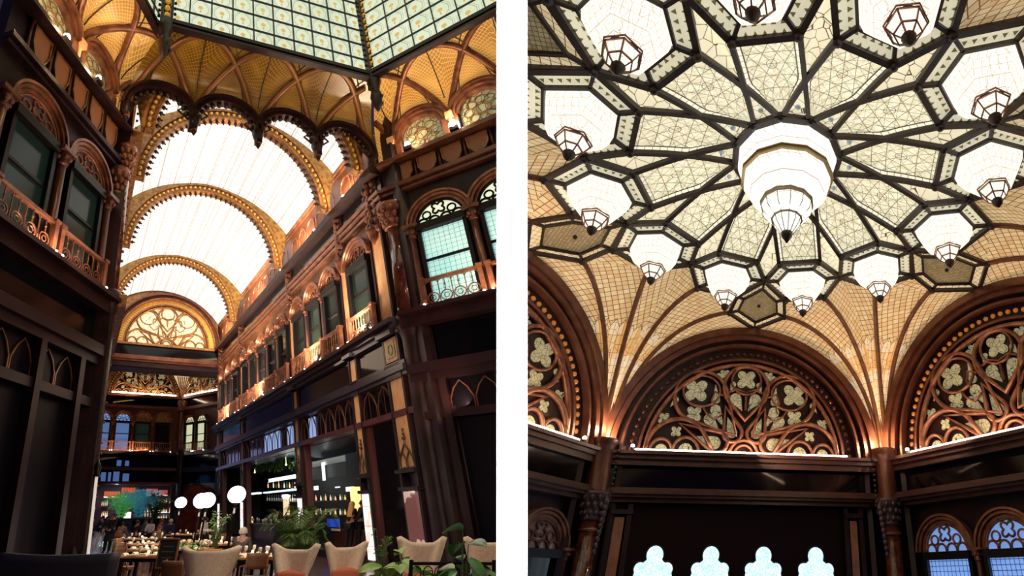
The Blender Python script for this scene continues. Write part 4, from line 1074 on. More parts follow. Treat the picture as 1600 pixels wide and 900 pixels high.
# ---------------- domed space at the far end
FF = FSf(55, 5.9)
m = MB(FF); m.box(-6, 4.6, -.4, -.02, 2.7, 15); st(m.build('wall_far', WOOD))
n = thing(num('window'), None, None, FF(0, 0, 12), kind='structure')
tympanum(FF, .05, 11.95, 3.45, n, GOLDW, WOODD, TYG, y=0, depth=.3)
m = MB(FF); m.arch(.05, 11.95, 3.5, 3.6, 0, .4, n=30); m.arch(.05, 11.95, 4.0, 4.5, 0, .6, n=30); m.build('arch_moulding', COPPER, n)
m = MB(FF)
for i in range(40): a = pi*(i+.5)/40; m.ball(.05+3.8*cos(a), .1, 11.95+3.8*sin(a), .10, 6)
m.build('beads', GOLD, n)
ls = thing('light_strip', 'glowing light strip under the distant arched tracery beyond the dark bridge', 'light', FF(0, .5, 12)); m = MB(FF); m.box(-3.5, 3.55, .5, .62, 11.95, 12.05); m.build('tube', LED, ls)
light('sill_glow', 'AREA', FF(0, .8, 12.05), 150, (1, .60, .26), 7, FF(0, 0, 13.4), sizey=.15)
mould(FF, -6, 4.5, [(11.65, 11.92, .6), (10.6, 10.75, .5), (10.45, 10.6, .35)], WOOD); mould(FF, -6, 4.5, [(10.75, 11.65, .15)], BLACKG)
for i, (cx, gm) in enumerate(((-4.05, BLUEW), (-1.98, BLUEW), (.15, DARKP), (2.3, DARKP2))):
    window_unit(FF, cx, 1.7, 6.0, 9.05, gm, BLUEL if i < 2 else COPL, r=.80, tr=GOLDW)
    balcony(FF, cx-.93, cx+.93, 5.95, 6.9, 1, ['leftmost railing panel of the distant balcony under a blue window', 'second railing panel of the distant balcony, under a blue window', 'third railing panel of the distant balcony under a dark window', 'rightmost railing panel of the distant balcony, beside the far corner column'][i], y=.4)
for cx in (-3.0, -.92, 1.22): st(colonnette(FF, cx, 6, 9.1, r=.1).build(num('trim'), WOOD))
light('balcony_glow', 'AREA', FF(-.8, .8, 6.1), 260, (1, .60, .30), 8, FF(-.8, 0, 8.5), sizey=.12)
mould(FF, -6, 4.5, [(5.6, 5.95, .55)], WOODD); mould(FF, -6, 4.5, [(4.35, 5.6, .08)], BLACKG); mould(FF, -6, 4.5, [(4.05, 4.35, .4), (2.75, 2.95, .3)], PURPW); mould(FF, -6, 4.5, [(2.95, 4.05, .05)], BLACKG)
m = MB(FF); m.box(-6, -5.0, -.02, .2, FL, 2.8); m.box(3.6, 4.6, -.02, .2, FL, 2.8); st(m.build(num('trim'), WOODD))
FC = Fr(HL, (10.4, 55, 0), (.5764, -.8171, 0), (-.8171, -.5764, 0))
m = MB(FC); m.box(0, 6, -.4, -.02, FL, 15); st(m.build('wall_far_right', WOOD))
for i, cx in enumerate((1.3, 3.0)):
    window_unit(FC, cx, 1.4, 6.0, 9.05, OFFWP, LUNW, r=.62, tr=GOLDW); balcony(FC, cx-.74, cx+.74, 5.95, 6.9, 1, ['distant balcony panel under a lit cream window, next to the corner column', 'distant balcony panel under the lit cream window nearest the passage wall'][i], y=.4)
n = thing(num('window'), None, None, FC(2.6, 0, 12), kind='structure'); tympanum(FC, 3.2, 11.95, 2.6, n, GOLDW, WOODD, TYG, y=0, depth=.3)
m = MB(FC); m.arch(3.2, 11.95, 2.65, 3.05, 0, .5, n=24); m.build('arch_moulding', COPPER, n)
ls = thing('light_strip', 'short glowing strip under the distant side arch, right of the far corner column', 'light', FC(2.9, .5, 12)); m = MB(FC); m.box(.7, 5.5, .5, .62, 11.95, 12.05); m.build('tube', LED, ls)
light('sill_glow', 'AREA', FC(2.5, .8, 12.05), 60, (1, .60, .26), 4, FC(2.5, 0, 13.4), sizey=.15)
mould(FC, 0, 6, [(11.65, 11.92, .6), (10.45, 10.75, .5)], WOOD); mould(FC, 0, 6, [(10.75, 11.65, .15)], BLACKG); mould(FC, 0, 6, [(5.6, 5.95, .55)], SLATE); mould(FC, 0, 6, [(4.35, 5.6, .08)], BLACKG); mould(FC, 0, 6, [(3.9, 4.35, .5)], SLATE); mould(FC, 0, 6, [(2.8, 3.9, .1)], BLACKG)
pier_column(FF, 4.35, .5, 'tall dark column at the far right corner beyond the bridge', r=.34, zc=10.4, mt=WOOD)
m = MB(FF)
for i in range(7): a = -.55+i*.18; m.tube([(4.3, .6, 11.4), (4.3+.35*sin(a), .7, 12.2), (4.3+1.5*sin(a), .9+.5, 14.0)], .07, 5)
st(m.build(num('trim'), RIBR)); m = MB(FF); m.grid(lambda u, v: (4.3+(u-.5)*3.0*v**1.4, .5+.9*v, 11.6+2.8*v), 8, 6, lambda u, v: (u*2, v*3)); st(m.build('ceiling_fan_far', LATT))
m = MB(Fr(HL)); m.box(-4, 16, 38.5, 60, 15.2, 15.3); st(m.build('ceiling_far', WOODD))
# ================================================================== FURNITURE, PLANTS, PEOPLE in the passage (all stand upright on the floor)
def spot(u, d, z=0, zt=1.0):
    """floor point seen in column u of the frame at horizontal distance d"""
    a = R(-16.586); yc = d*.9078-1.6*.4193
    X = (u-365)/762.*yc; p = HL((X*cos(a)-d*sin(a), X*sin(a)+d*cos(a), FL)); return Vector((p.x-.2394*zt, p.y, z))
def hgt(v, d): return 1.64-(v-802)*d/925.
def onpl(fr, u, v, y=0):
    """x,z in a wall frame of what is seen at (u,v), on the plane y"""
    dr = Vector(((u-800)/900., 0, 0))+cA+cU*((450-v)/900.)
    A = Matrix((fr.delta(1, 0, 0), fr.delta(0, 0, 1), -dr)).transposed()
    s_ = A.inverted() @ (EYE-fr(0, y, 0)); return s_[0], s_[1]
def yaw(u):  # direction that faces the camera from column u
    return 0
def T(p, rz=0): c, s_ = cos(rz), sin(rz); return Fr(ID, p, (c, s_, 0), (-s_, c, 0))

CREAM = mat('cream_upholstery', (.80, .65, .48), .85, noise=((.70, .55, .40), 30, .4, .6))
CUSH = mat('rust_cushion', (.50, .13, .06), .8)
DLEATH = mat('dark_leather', (.018, .018, .026), .45)
TABLE = mat('warm_table_wood', (.55, .30, .12), .35, noise=((.36, .17, .06), 9, .4, .6))
CHAIRW = mat('chair_wood', (.20, .085, .035), .4)
SEATL = mat('tan_leather', (.55, .27, .12), .5)
PLATE = mat('white_china', (.85, .82, .76), .2)
GLASSM = mat('drinking_glass', (.75, .75, .72), .08, spec=.8, coat=.4)
NAP = mat('linen_napkin', (.85, .78, .66), .9)
LEAF = mat('palm_leaf', (.045, .12, .022), .5, noise=((.11, .21, .035), 8, .4, .6))
LEAFL = mat('lime_leaf', (.42, .60, .14), .5, noise=((.18, .40, .06), 6, .35, .6))
LEAFD = mat('deep_green_leaf', (.03, .13, .04), .35, noise=((.12, .38, .10), 6, .45, .6))
STEM = mat('stem', (.10, .14, .04), .6)
GLOBE = mat('globe_light', (1, 1, 1), .4, emit=(1, .93, .90), es=9)
SKIN = mat('skin', (.62, .34, .24), .5)
CLOTHK = mat('black_cloth', (.012, .011, .016), .85)
CLOTHN = mat('navy_cloth', (.022, .030, .085), .85)
CLOTHW = mat('white_cloth', (.75, .74, .76), .85)
CLOTHG = mat('grey_cloth', (.12, .10, .10), .9)
CLOTHO = mat('olive_cloth', (.18, .15, .07), .9)
CLOTHT = mat('taupe_cloth', (.30, .17, .15), .9)
HAIRD = mat('dark_hair', (.018, .010, .008), .5)
HAIRB = mat('blond_hair', (.85, .48, .16), .5)
HAIRG = mat('pale_grey_hair', (.70, .60, .48), .6)
HAIRR = mat('auburn_hair', (.14, .035, .016), .5)

# ---- interiors of the bars behind the right wall
BI = Fr(HL, (13.2, 0, 0), (0, 1, 0), (-1, 0, 0))
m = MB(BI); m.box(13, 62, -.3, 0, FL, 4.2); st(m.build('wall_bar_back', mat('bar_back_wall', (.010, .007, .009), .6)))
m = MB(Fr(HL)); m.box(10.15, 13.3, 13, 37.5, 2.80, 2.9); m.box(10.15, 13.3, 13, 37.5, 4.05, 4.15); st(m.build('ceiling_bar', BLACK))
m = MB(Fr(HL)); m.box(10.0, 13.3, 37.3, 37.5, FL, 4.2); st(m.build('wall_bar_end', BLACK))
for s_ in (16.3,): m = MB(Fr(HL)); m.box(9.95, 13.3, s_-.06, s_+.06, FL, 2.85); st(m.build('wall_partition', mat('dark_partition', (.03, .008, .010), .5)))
m = MB(NR)
for a, b_ in PIL[1:]: m.box(a-.32, a-.04, -.25, .05, FL, 2.85)
st(m.build(num('trim'), mat('mahogany_jamb', (.11, .022, .022), .35)))
m = MB(NR); m.box(14.25, 15.7, -.12, -.06, FL, 2.82); st(m.build('door_4', BLACKG))
m = MB(Fr(HL)); m.box(9.82, 13.3, 16.4, 37.3, FL, FL+.27); st(m.build('floor_bar', WOODD))
def pix(fr, y, u, v): return onpl(fr, u, v, y)
def rect(fr, y, u0_, v0, u1, v1, th=.03):
    x0, z0 = onpl(fr, u0_, v1, y); x1, z1 = onpl(fr, u1, v0, y); xa, xb = min(x0, x1), max(x0, x1)
    m = MB(fr); m.box(xa, xb, y-th/2, y+th/2, min(z0, z1), max(z0, z1)); return m
def bar_thing(name, label, cat, m, mt, group=None):
    o = m.build(name, mt); return tag(o, label, cat, group)
LWHITE = mat('shelf_light', (.8, 1, 1), .3, emit=(.66, .93, 1), es=1.6)
LTHIN = mat('thin_white_light', (1, 1, 1), .3, emit=(.85, .92, .9), es=1.4)
AMBL = mat('amber_lamp', (1, .7, .3), .3, emit=(1, .62, .22), es=1.5)
YOFF = -1.6
# bay with hanging plants
bar_thing('shelf_light_box', 'long glowing white shelf above the hanging glasses, in the bar bay with plants', 'light', rect(NR, YOFF, 414, 763, 468, 771, .25), LWHITE)
bar_thing('shelf_light_box', 'short glowing shelf end at the left of the plant bar bay', 'light', rect(NR, YOFF, 393, 769, 406, 773, .25), LWHITE)
bar_thing('light_bar', 'thin white light bar above the bottle shelf, among hanging greenery', 'light', rect(NR, YOFF, 420, 746.5, 466, 748.5, .04), LTHIN)
def bottles(fr, y, us, v, h, mts, label, group, cat='bottle'):
    b0 = None
    for i, u in enumerate(us):
        x, z = onpl(fr, u, v, y); k = .8+.4*random.random(); H = h*k; r = .042
        m = MB(fr.sub(x, y, z)); m.lathe([(r, 0), (r, H*.55), (r*.35, H*.75), (r*.35, H), (0, H)], n=8)
        tag(m.build('bottle', mts[i % len(mts)]), label, cat, group)
BOT = [mat('bottle_warm', (.8, .42, .16), .2, emit=(.9, .5, .25), es=1.1), mat('bottle_dark', (.06, .03, .02), .15), mat('bottle_pale', (.75, .70, .58), .15, emit=(.8, .75, .6), es=.9), mat('bottle_green', (.06, .14, .05), .15, emit=(.1, .25, .08), es=.3)]  # shelf light on the bottles put in as emission
bottles(NR, YOFF, [419+4.2*i for i in range(12)], 762, .34, BOT, 'bottle standing on the glowing shelf of the plant bar', 'bottles on the glowing shelf')
for i in range(14):
    u = 417+3.6*i; x, z = onpl(NR, u, 773, YOFF+.02); m = MB(NR.sub(x, YOFF, z)); m.lathe([(.04, 0), (.008, -.02), (.008, -.16), (.05, -.20), (.055, -.30), (.045, -.36)], n=8)
    tag(m.build('hanging_glass', GLASSM), 'stemmed glass hanging upside down under the glowing bar shelf', 'glass', 'glasses hanging under the shelf')
x, z = onpl(NR, 448, 806, YOFF+.5); f = NR.sub(x, YOFF+.5, z); t = thing('bar_lamp', 'patterned cream cylinder lamp glowing on the bar counter', 'lamp', f(0, 0, 0))
m = MB(f); m.lathe([(.20, 0), (.17, .1), (.17, .75), (.20, .95)], n=16); m.build('shade', pmat('speckled_lamp_glass', lambda g: g.mix(g.vor(9, .05), (1, .80, .48), (.45, .26, .10)), .4, .9), t); m = MB(f); m.lathe([(.22, .95), (.2, 1.02), (0, 1.03)], n=16); m.build('cap', LEDB, t)
m = MB(NR); x0, z0 = onpl(NR, 388, 819, -.3); x1, z1 = onpl(NR, 470, 826, -.3)
m.box(min(x0, x1)-.3, 30.2, -.75, -.1, -.62, -.52); m.box(22.3, 30.2, -.7, -.2, FL, -.62); m.v and None
tag(m.build('bar_counter', mat('counter_wood', (.10, .04, .03), .3)), 'long dark bar counter set with glasses behind the palm', 'counter')
for i in range(22):
    u = 396+2.9*i; x, z = onpl(NR, u, 816, -.45); m = MB(NR.sub(x, -.3-.25*random.random(), -.52)); h = .20+.10*random.random(); m.lathe([(.045, 0), (.01, .02), (.01, h*.4), (.05, h*.5), (.055, h*.85), (.05, h)], n=8)
    tag(m.build('wine_glass', GLASSM), 'clear glass standing in the row along the bar counter', 'glass', 'glasses on the bar counter')
x, z = onpl(NR, 392, 812, -.4); m = MB(NR.sub(x, -.4, -.52)); m.lathe([(.14, 0), (.12, .25), (.10, .34)], n=12); tag(m.build('table_lamp', AMBL), 'small amber lamp at the left end of the glass-laden bar counter', 'lamp')
# hanging plants
def hanging_plant(fr, y, u, v, length, label):
    x, z = onpl(fr, u, v, y); m = MB(fr); root = fr(x, y, z)
    for j in range(16):
        a = random.random()*6.28; dx = .15*cos(a); dy = .15*sin(a); L = length*(.5+.5*random.random()); P = []
        for q in range(7): P.append((x+dx*(1+.25*q), y+dy*(1+.2*q), z+.1-L*q/6.))
        m.tube(P, .008, 3)
        for q in range(1, 14):
            f_ = q/14.; px, py, pz = x+dx*(1+1.5*f_), y+dy*(1+1.2*f_), z+.1-L*f_; s_ = .07; b_ = random.random()*6.28
            m.add([(px, py, pz), (px+s_*cos(b_), py+s_*sin(b_), pz+.03), (px+1.5*s_*cos(b_+.3), py+1.5*s_*sin(b_+.3), pz-.06), (px+s_*cos(b_+.7), py+s_*sin(b_+.7), pz-.05)], [(0, 1, 2, 3)])
    t = thing('hanging_plant', label, 'plant', root, 'trailing plants over the bar'); m.build('foliage', LEAF, t)
    p = MB(fr.sub(x, y, z)); p.lathe([(.08, 0), (.15, .18), (.15, .2)], n=10); p.tube([(0, 0, .2), (0, 0, .7)], .01, 4); p.build('pot', BLACK, t)
for i, (u, v, L) in enumerate(((404, 722, .9), (414, 716, 1.0), (427, 712, 1.1), (437, 716, 1.0), (447, 706, 1.2), (459, 708, 1.0))):
    hanging_plant(NR, -1.2-.2*(i % 3), u, v, L, 'trailing green plant hanging over the bar with the glowing shelf')
for i, (u, v) in enumerate(((447, 726), (424, 717), (398, 738))):
    x, z = onpl(NR, u, v, -1.0); m = MB(NR.sub(x, -1.0, z)); m.ball(0, 0, 0, .05, 8); m.tube([(0, 0, 0), (0, 0, max(.2, 2.8-z))], .008, 3); tag(m.build('pendant_bulb', mat('small_bulb', (1, .9, .5), .4, emit=(.9, 1, .5), es=5)), 'tiny pendant bulb glowing among the hanging plants', 'light', 'tiny bulbs among the bar plants')
# bay with two people
Y2 = -2.2
bar_thing('grey_panel', 'dim grey panel high on the back wall, behind the two people at the bar', 'panel', rect(NR, Y2, 489, 722, 540, 750), mat('grey_panel', (.02, .02, .018), .6, emit=(.03, .03, .028), es=.5))
bar_thing('light_bar', 'thin vertical white rod light hanging in the bay with two people', 'light', rect(NR, Y2+.3, 504.5, 722, 506.5, 751, .03), LTHIN)
bar_thing('light_bar', 'thin pale light line along the top of the grey panel', 'light', rect(NR, Y2+.2, 488, 720.5, 540, 722, .03), mat('dim_light_line', (.5, .5, .45), .3, emit=(.3, .3, .25), es=.25))
bar_thing('small_sign', 'small white lit sign left of the amber glow, behind the blond person', 'sign', rect(NR, Y2+.3, 541, 760, 553, 768), LTHIN)
bar_thing('shelf_lamp', 'small white square lamp on the back shelf at the left of the bay', 'lamp', rect(NR, Y2+.3, 491, 759, 497, 766), LTHIN)
bar_thing('shelf_lamp', 'small flat white lamp near the middle of the dark back shelf', 'lamp', rect(NR, Y2+.3, 524, 760, 531, 762.5), LTHIN)
bar_thing('blue_screen', 'blue glowing till screen on the bar, left of the blond person', 'screen', rect(NR, -.9, 512, 811, 530, 823), mat('blue_screen', (.02, .05, .3), .2, emit=(.02, .10, .75), es=.55))
bar_thing('paper_sheet', 'white paper sheet lying on the till counter', 'paper', rect(NR, -.7, 518, 826.5, 531, 829), PLATE)
x, z = onpl(NR, 563, 802, Y2+.7); f = NR.sub(x, Y2+.7, z-.0); t = thing('amber_wall_light', 'broad warm amber glow panel behind the dark-haired person', 'lamp', f(0, 0, 0))
m = MB(f); m.lathe([(.30, 0), (.34, .3), (.34, .8), (.28, 1.0)], n=14); m.build('shade', AMBL, t)
for row, (v, n_, g_) in enumerate(((782, 14, 'upper'), (804, 13, 'lower'))):
    bar_thing('bar_shelf', 'dark %s shelf carrying bottles behind the two people' % g_, 'shelf', rect(NR, Y2+.15, 492, v, 545, v+1.5, .3), CHAIRW)
    bottles(NR, Y2+.15, [494+3.8*i for i in range(n_)], v, .24, BOT, 'bottle on the %s dark shelf of the bay with two people' % g_, 'bottles on the %s shelf' % g_)
m = MB(NR); m.box(16.7, 21.3, -1.5, -1.0, -.72, -.62); m.box(16.7, 21.3, -1.45, -1.05, FL, -.72); tag(m.build('service_counter', mat('mahogany_counter', (.11, .03, .022), .35)), 'dark mahogany service counter where two people stand', 'counter')
light('bar_light', 'AREA', NR(26, -1.2, 2.6), 38, (.8, .95, 1), 6, NR(26, -1.2, 0), sizey=.5)
light('bar_light', 'AREA', NR(19, -1.3, 2.6), 7, (1, .75, .5), 3, NR(19, -1.2, 0), sizey=.5)
# reflections of blue windows, painted as glowing panes in the transoms
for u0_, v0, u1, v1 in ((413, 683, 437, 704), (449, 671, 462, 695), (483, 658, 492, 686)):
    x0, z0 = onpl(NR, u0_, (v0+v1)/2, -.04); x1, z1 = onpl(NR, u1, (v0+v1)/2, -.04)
    m = MB(NR); m.box(min(x0, x1), max(x0, x1), -.10, -.04, 3.04, 3.95); st(m.build(num('window'), mat('pale_blue_reflection', (.2, .3, .5), .2, emit=(.30, .45, .80), es=.8)))
m = MB(NR); m.box(13.4, 36, -.2, -.1, 3.02, 4.05); st(m.build(num('window'), BLACKG))

# ---- the far bar (beyond the bridge)
FB = FSf(58, 5.9)
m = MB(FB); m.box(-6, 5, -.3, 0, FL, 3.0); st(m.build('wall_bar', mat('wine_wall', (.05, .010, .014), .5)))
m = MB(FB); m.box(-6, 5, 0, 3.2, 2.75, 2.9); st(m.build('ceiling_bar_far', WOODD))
for u0_, v0, u1, v1, nm in ((162, 768, 188, 776, 'leftmost'), (189, 762, 212, 775, 'second'), (228, 764, 247, 773, 'third'), (248, 766, 262, 773, 'rightmost')):
    x0, z0 = onpl(FB, u0_, v1, .4); x1, z1 = onpl(FB, u1, v0, .4); m = MB(FB); n_ = 9
    for i in range(n_): x = x0+(x1-x0)*(i+.5)/n_; m.tube([(x, .4, z0), (x, .4+.05, z1)], (x1-x0)/n_*.42, 6)
    t = thing('fringed_lampshade', '%s of the red fringed lampshades over the distant bar' % nm, 'lamp', FB((x0+x1)/2, .4, z0)); m.build('fringe', mat('red_fringe', (.5, .08, .03), .6, emit=(.75, .13, .05), es=.55), t)
    m = MB(FB); m.box(x0, x1, .36, .48, z0-.10, z0); m.build('light_line', mat('pink_light_line', (1, .6, .4), .4, emit=(1, .55, .40), es=1.6), t)
for (u0_, u1, vs, gp, lb) in ((158, 168, (790, 806, 812), 'left', 'bottle on the lit shelves at the left of the distant bar'), (246, 261, (786, 800, 812), 'right', 'bottle on the lit shelves at the right of the distant bar'), (264, 273, (787, 800, 812), 'end', 'bottle on the end shelves beside the far corner column')):
    for j, v in enumerate(vs):
        m = rect(FB, .35, u0_, v, u1, v+1, .35); tag(m.build('glass_shelf', LTHIN if j == 1 else CHAIRW), '%s shelf, %s of three, behind the distant bar' % (gp, ('top', 'middle', 'lowest')[j]), 'shelf')
        k = int((u1-u0_)/2.2); bottles(FB, .4, [u0_+1+(u1-u0_-2)*i/max(1, k-1) for i in range(k)], v, .42, BOT[:1]+BOT[2:3], lb, '%s distant bottles' % gp)
bottles(FB, 1.2, [178+2.1*i for i in range(8)], 808, .45, BOT, 'bottle left of the bright white panel on the distant bar', 'bottles left of the panel')
for j, (u0_, n_, v) in enumerate(((229, 6, 795), (226, 8, 800), (222, 11, 807))): bottles(FB, 1.0-.1*j, [u0_+2.2*i for i in range(n_)], v, .5, BOT, 'bottle on the stepped back-bar right of the big blue-green plant', 'bottles on the stepped back-bar')
bar_thing('lit_panel', 'small bright cream-green panel in the middle of the distant bar', 'panel', rect(FB, 1.3, 193, 800, 205, 811), mat('lit_cream_panel', (1, 1, .7), .4, emit=(.95, 1, .72), es=1.3))
f = FB.sub(*onpl(FB, 200, 826, 2.0)[:1], 0, 0); x, z = onpl(FB, 225, 830, 2.2)
m = MB(FB); xa, _ = onpl(FB, 160, 820, 2.0); xb, _ = onpl(FB, 276, 820, 2.0); m.box(xa, xb, 1.8, 2.4, -.55, -.45); m.box(xa, xb, 1.9, 2.3, FL, -.55); tag(m.build('bar_counter', mat('dark_bar_front', (.02, .012, .03), .3)), 'long dark counter of the distant bar where guests sit', 'counter')
# big tropical plants of the far bar
def frond_plant(p, h, n, mt, label, droop=.5, lw=.035, name='potted_palm', leafs=14, spread=.8, pot=.3, minz=.0, up=.9, flip=1):
    f = T(p); t = thing(name, label, 'plant', p)
    m = MB(f); s_ = MB(f)
    for i in range(n):
        a = 2*pi*i/n+random.random()*.5; k = .65+.5*random.random(); L = h*spread*k*(.45 if i % 3 == 0 else 1); P = []
        for q in range(9):
            q_ = q/8.; r = L*q_*(1-.15*q_); z = pot+(h-pot)*(up*sin(min(1.0, q_*1.15)*pi*.62)*k)-droop*L*.55*q_**3+.0
            P.append((r*cos(a), r*sin(a), z))
        s_.tube(P, [.012*(1.1-q/9.) for q in range(9)], 4)
        for q in range(1, leafs):
            e = q/leafs*8; i0 = min(7, int(e)); fr_ = e-i0; b = Vector(P[i0]).lerp(Vector(P[i0+1]), fr_); ll = L*.30*sin(pi*min(1, (q/leafs)*.85+.15))+.03
            tg = (Vector(P[i0+1])-Vector(P[i0])).normalized(); sd = tg.cross(Vector((0, 0, 1))).normalized()
            for sg in (-1, 1):
                tip = b+sd*sg*ll+tg*ll*.7+Vector((0, 0, -.25*ll)); mid = b.lerp(tip, .45)+Vector((0, 0, .02)); w = tg*lw*.5
                m.add([tuple(b), tuple(mid+w), tuple(tip), tuple(mid-w)], [(0, 1, 2, 3)])
    m.build('fronds', mt, t); s_.build('stems', STEM, t)
    g = MB(f); g.lathe([(pot*.38, 0), (pot*.5, pot*.95), (pot*.55, pot), (pot*.45, pot), (pot*.42, pot*.9), (0, pot*.9)], n=14); g.build('pot', BLACK, t)
    return t
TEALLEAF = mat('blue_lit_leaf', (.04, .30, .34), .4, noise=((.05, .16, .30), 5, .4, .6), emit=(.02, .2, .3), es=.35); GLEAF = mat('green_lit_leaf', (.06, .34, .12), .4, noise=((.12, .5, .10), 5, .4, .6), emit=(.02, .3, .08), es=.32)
def fspot(u, y=3.0): x, z = onpl(FB, u, 842, y); q = FB(x, y, FL); return Vector((q.x, q.y, 0))
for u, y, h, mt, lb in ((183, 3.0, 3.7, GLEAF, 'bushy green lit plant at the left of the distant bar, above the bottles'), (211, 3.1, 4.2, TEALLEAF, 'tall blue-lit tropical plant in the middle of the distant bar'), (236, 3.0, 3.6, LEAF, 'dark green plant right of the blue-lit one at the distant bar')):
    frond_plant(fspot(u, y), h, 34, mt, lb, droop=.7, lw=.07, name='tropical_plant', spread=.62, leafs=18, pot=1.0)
light('far_bar_light', 'AREA', FB(-1, 2.5, 2.6), 70, (.65, .75, 1), 8, FB(-1, 1.6, 0), sizey=1)
light('far_bar_blue', 'AREA', HL((3.3, 50, 3.6)), 120, (.45, .5, 1), 4, HL((3.0, 50, -2)), sizey=8)
light('far_bar_cyan', 'POINT', FB(-2.0, 1.5, 2.3), 60, (.5, .95, 1), .1)
# blue dusk reflections high in the far wall, painted as glowing panes
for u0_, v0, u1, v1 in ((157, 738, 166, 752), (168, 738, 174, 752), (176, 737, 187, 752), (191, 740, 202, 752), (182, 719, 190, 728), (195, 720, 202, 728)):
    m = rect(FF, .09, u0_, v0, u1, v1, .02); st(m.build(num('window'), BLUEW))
# gold lettering band: faint worn gilt marks on the dark fascia
t = None
# arched mahogany kiosk at the far right
x0, _ = onpl(FC, 290, 800, .6)
kf = Fr(ID, spot(305, 42, 0, 2.5), (1, 0, 0), (0, 1, 0)); t = thing('arched_kiosk', 'red mahogany kiosk with a rounded roof beyond the twin globe lamps', 'kiosk', kf(0, 0, 0))
MAH = mat('red_mahogany', (.17, .032, .022), .3, noise=((.09, .016, .014), 2, .4, .6))
m = MB(kf); m.prism([(.85, 0)]+[(.85*cos(a), 2.9+.85*sin(a)) for a in [pi*i/14 for i in range(15)]]+[(-.85, 0)], -.1, 1.5); m.build('body', MAH, t)
m = MB(kf); m.arch(0, 2.9, .85, .95, -.15, .0, n=16); m.box(-.95, -.85, -.15, 0, 0, 2.9); m.box(.85, .95, -.15, 0, 0, 2.9); m.build('pale_edge', SLATE, t)
m = MB(kf); m.lathe([(.12, 3.7), (.08, 3.9), (.13, 4.0), (.02, 4.2)], n=8); m.build('finial', BLACK, t)

# ---- globe lamps
def globe_lamp(u, d, v, r, label):
    p = spot(u, d, 0, 1.6); z = hgt(v, d); f = T(p); t = thing('globe_lamp', label, 'lamp', p, 'white globe lamps on black posts')
    m = MB(f); m.ball(0, 0, z, r, 20); m.build('globe', GLOBE, t)
    m = MB(f); m.lathe([(.20, 0), (.18, .06), (.05, .12), (.03, .3), (.025, z-r-.12), (.06, z-r-.10), (.03, z-r-.05), (.09, z-r+.03)], n=12); m.build('post', BLACK, t)
    light('globe_glow', 'POINT', (p.x, p.y-.0, z-r-.25), 22, (1, .86, .74), .15)
globe_lamp(281, 20.5, 785, .20, 'leftmost white globe lamp, smallest of the four')
globe_lamp(314, 17.2, 782, .23, 'left one of two overlapping white globe lamps')
globe_lamp(324, 16.2, 781, .22, 'right one of two overlapping white globe lamps')
globe_lamp(371.5, 13.4, 772, .205, 'rightmost and largest white globe lamp, by the wall pilaster')

# ---- wing chairs
def wing_chair(u, d, rz, H, label, w=.80, cushion=True):
    p = spot(u, d); f = T(p, rz); t = thing('wing_chair', label, 'chair', p)
    def bk(uu, vv, off=0):
        q = 2*uu-1; z = .42+(H-.42)*vv
        wd = w*(.66+.16*max(0, .35-vv)+.36*max(0, vv-.45)/.55); x = q*wd/2*(1.0)
        y = .32-.06*vv - .34*abs(q)**3.2*(1-.45*vv)-off
        z += (abs(q)**3)*.085*vv**3 - .0
        return (x, -y+.0, z)
    # front faces -y (towards the camera): backrest at +y side
    def bk2(uu, vv): x, y, z = bk(uu, vv); return (x, -y, z)
    m = MB(f); m.grid(bk2, 20, 14, lambda a, b: (a*w, b)); m.build('backrest', CREAM, t, solid=.09)
    m = MB(f); n_ = 18
    ring0 = [(w*.33*cos(2*pi*i/n_), -.08+.33*sin(2*pi*i/n_)) for i in range(n_)]
    for z0, z1, k in ((.20, .40, 1.0), (.40, .47, .95)): m.hull2([(x*k, y*k, z0) for x, y in ring0], [(x*k*.97, y*k*.97, z1) for x, y in ring0], smooth=False)
    m.build('seat', CREAM, t)
    m = MB(f)
    for sx in (-1, 1):
        m = MB(f); m.grid(lambda a, b_, sx=sx: (sx*(w*.36+.03*b_), .24-.50*a, .30+(.34-.16*a)*b_), 8, 5); m.build('arm', CREAM, t, solid=.08)
    if cushion:
        m = MB(f); m.grid(lambda a, b_: ((a-.5)*.44, .10-.05*sin(pi*a)*sin(pi*b_), .46+.30*b_), 8, 6); m.build('cushion', CUSH, t, solid=.12)
    for sx in (-1, 1):
        for y in (-.30, .20): m = MB(f); m.tube([(sx*.24, y, .22), (sx*.28, y*1.1, 0)], [.028, .016], 8); m.build('leg', CHAIRW, t)
    return t
wing_chair(338, 9.3, pi+.10, 1.07, 'cream wingback chair seen from behind, left of the palm and nearest the tables', w=.80, cushion=False)
wing_chair(468, 8.9, -.05, 1.09, 'cream wingback chair with rust cushion right in front of the palm', w=.80)
wing_chair(556, 9.3, .55, 1.10, 'cream wingback chair turned sideways, right neighbour of the one before the palm', w=.74)
wing_chair(675, 8.8, -.05, 1.20, 'cream wingback chair behind the lime leaves, below the dim display case', w=.80)
wing_chair(784, 8.8, .0, 1.20, 'cream wingback chair at the right edge, partly hidden by big green leaves', w=.76)

# ---- dark booth at the left corner
p = spot(86, 8.3); f = T(p, .05); t = thing('booth_sofa', 'low dark leather booth back at the bottom left corner', 'sofa', p)
m = MB(f); m.grid(lambda a, b_: ((a-.5)*1.62, .12*(2*a-1)**2, .15+.92*b_+.03*(2*a-1)**2*b_), 14, 8); m.build('backrest', DLEATH, t, solid=.14)
m = MB(f); m.box(-.72, .72, .12, .65, .14, .45); m.build('seat', DLEATH, t)
m = MB(f)
for sx in (-.7, .7):
    m = MB(f); m.box(sx-.04, sx+.04, .1, .6, 0, .15); m.build('leg', BLACK, t)

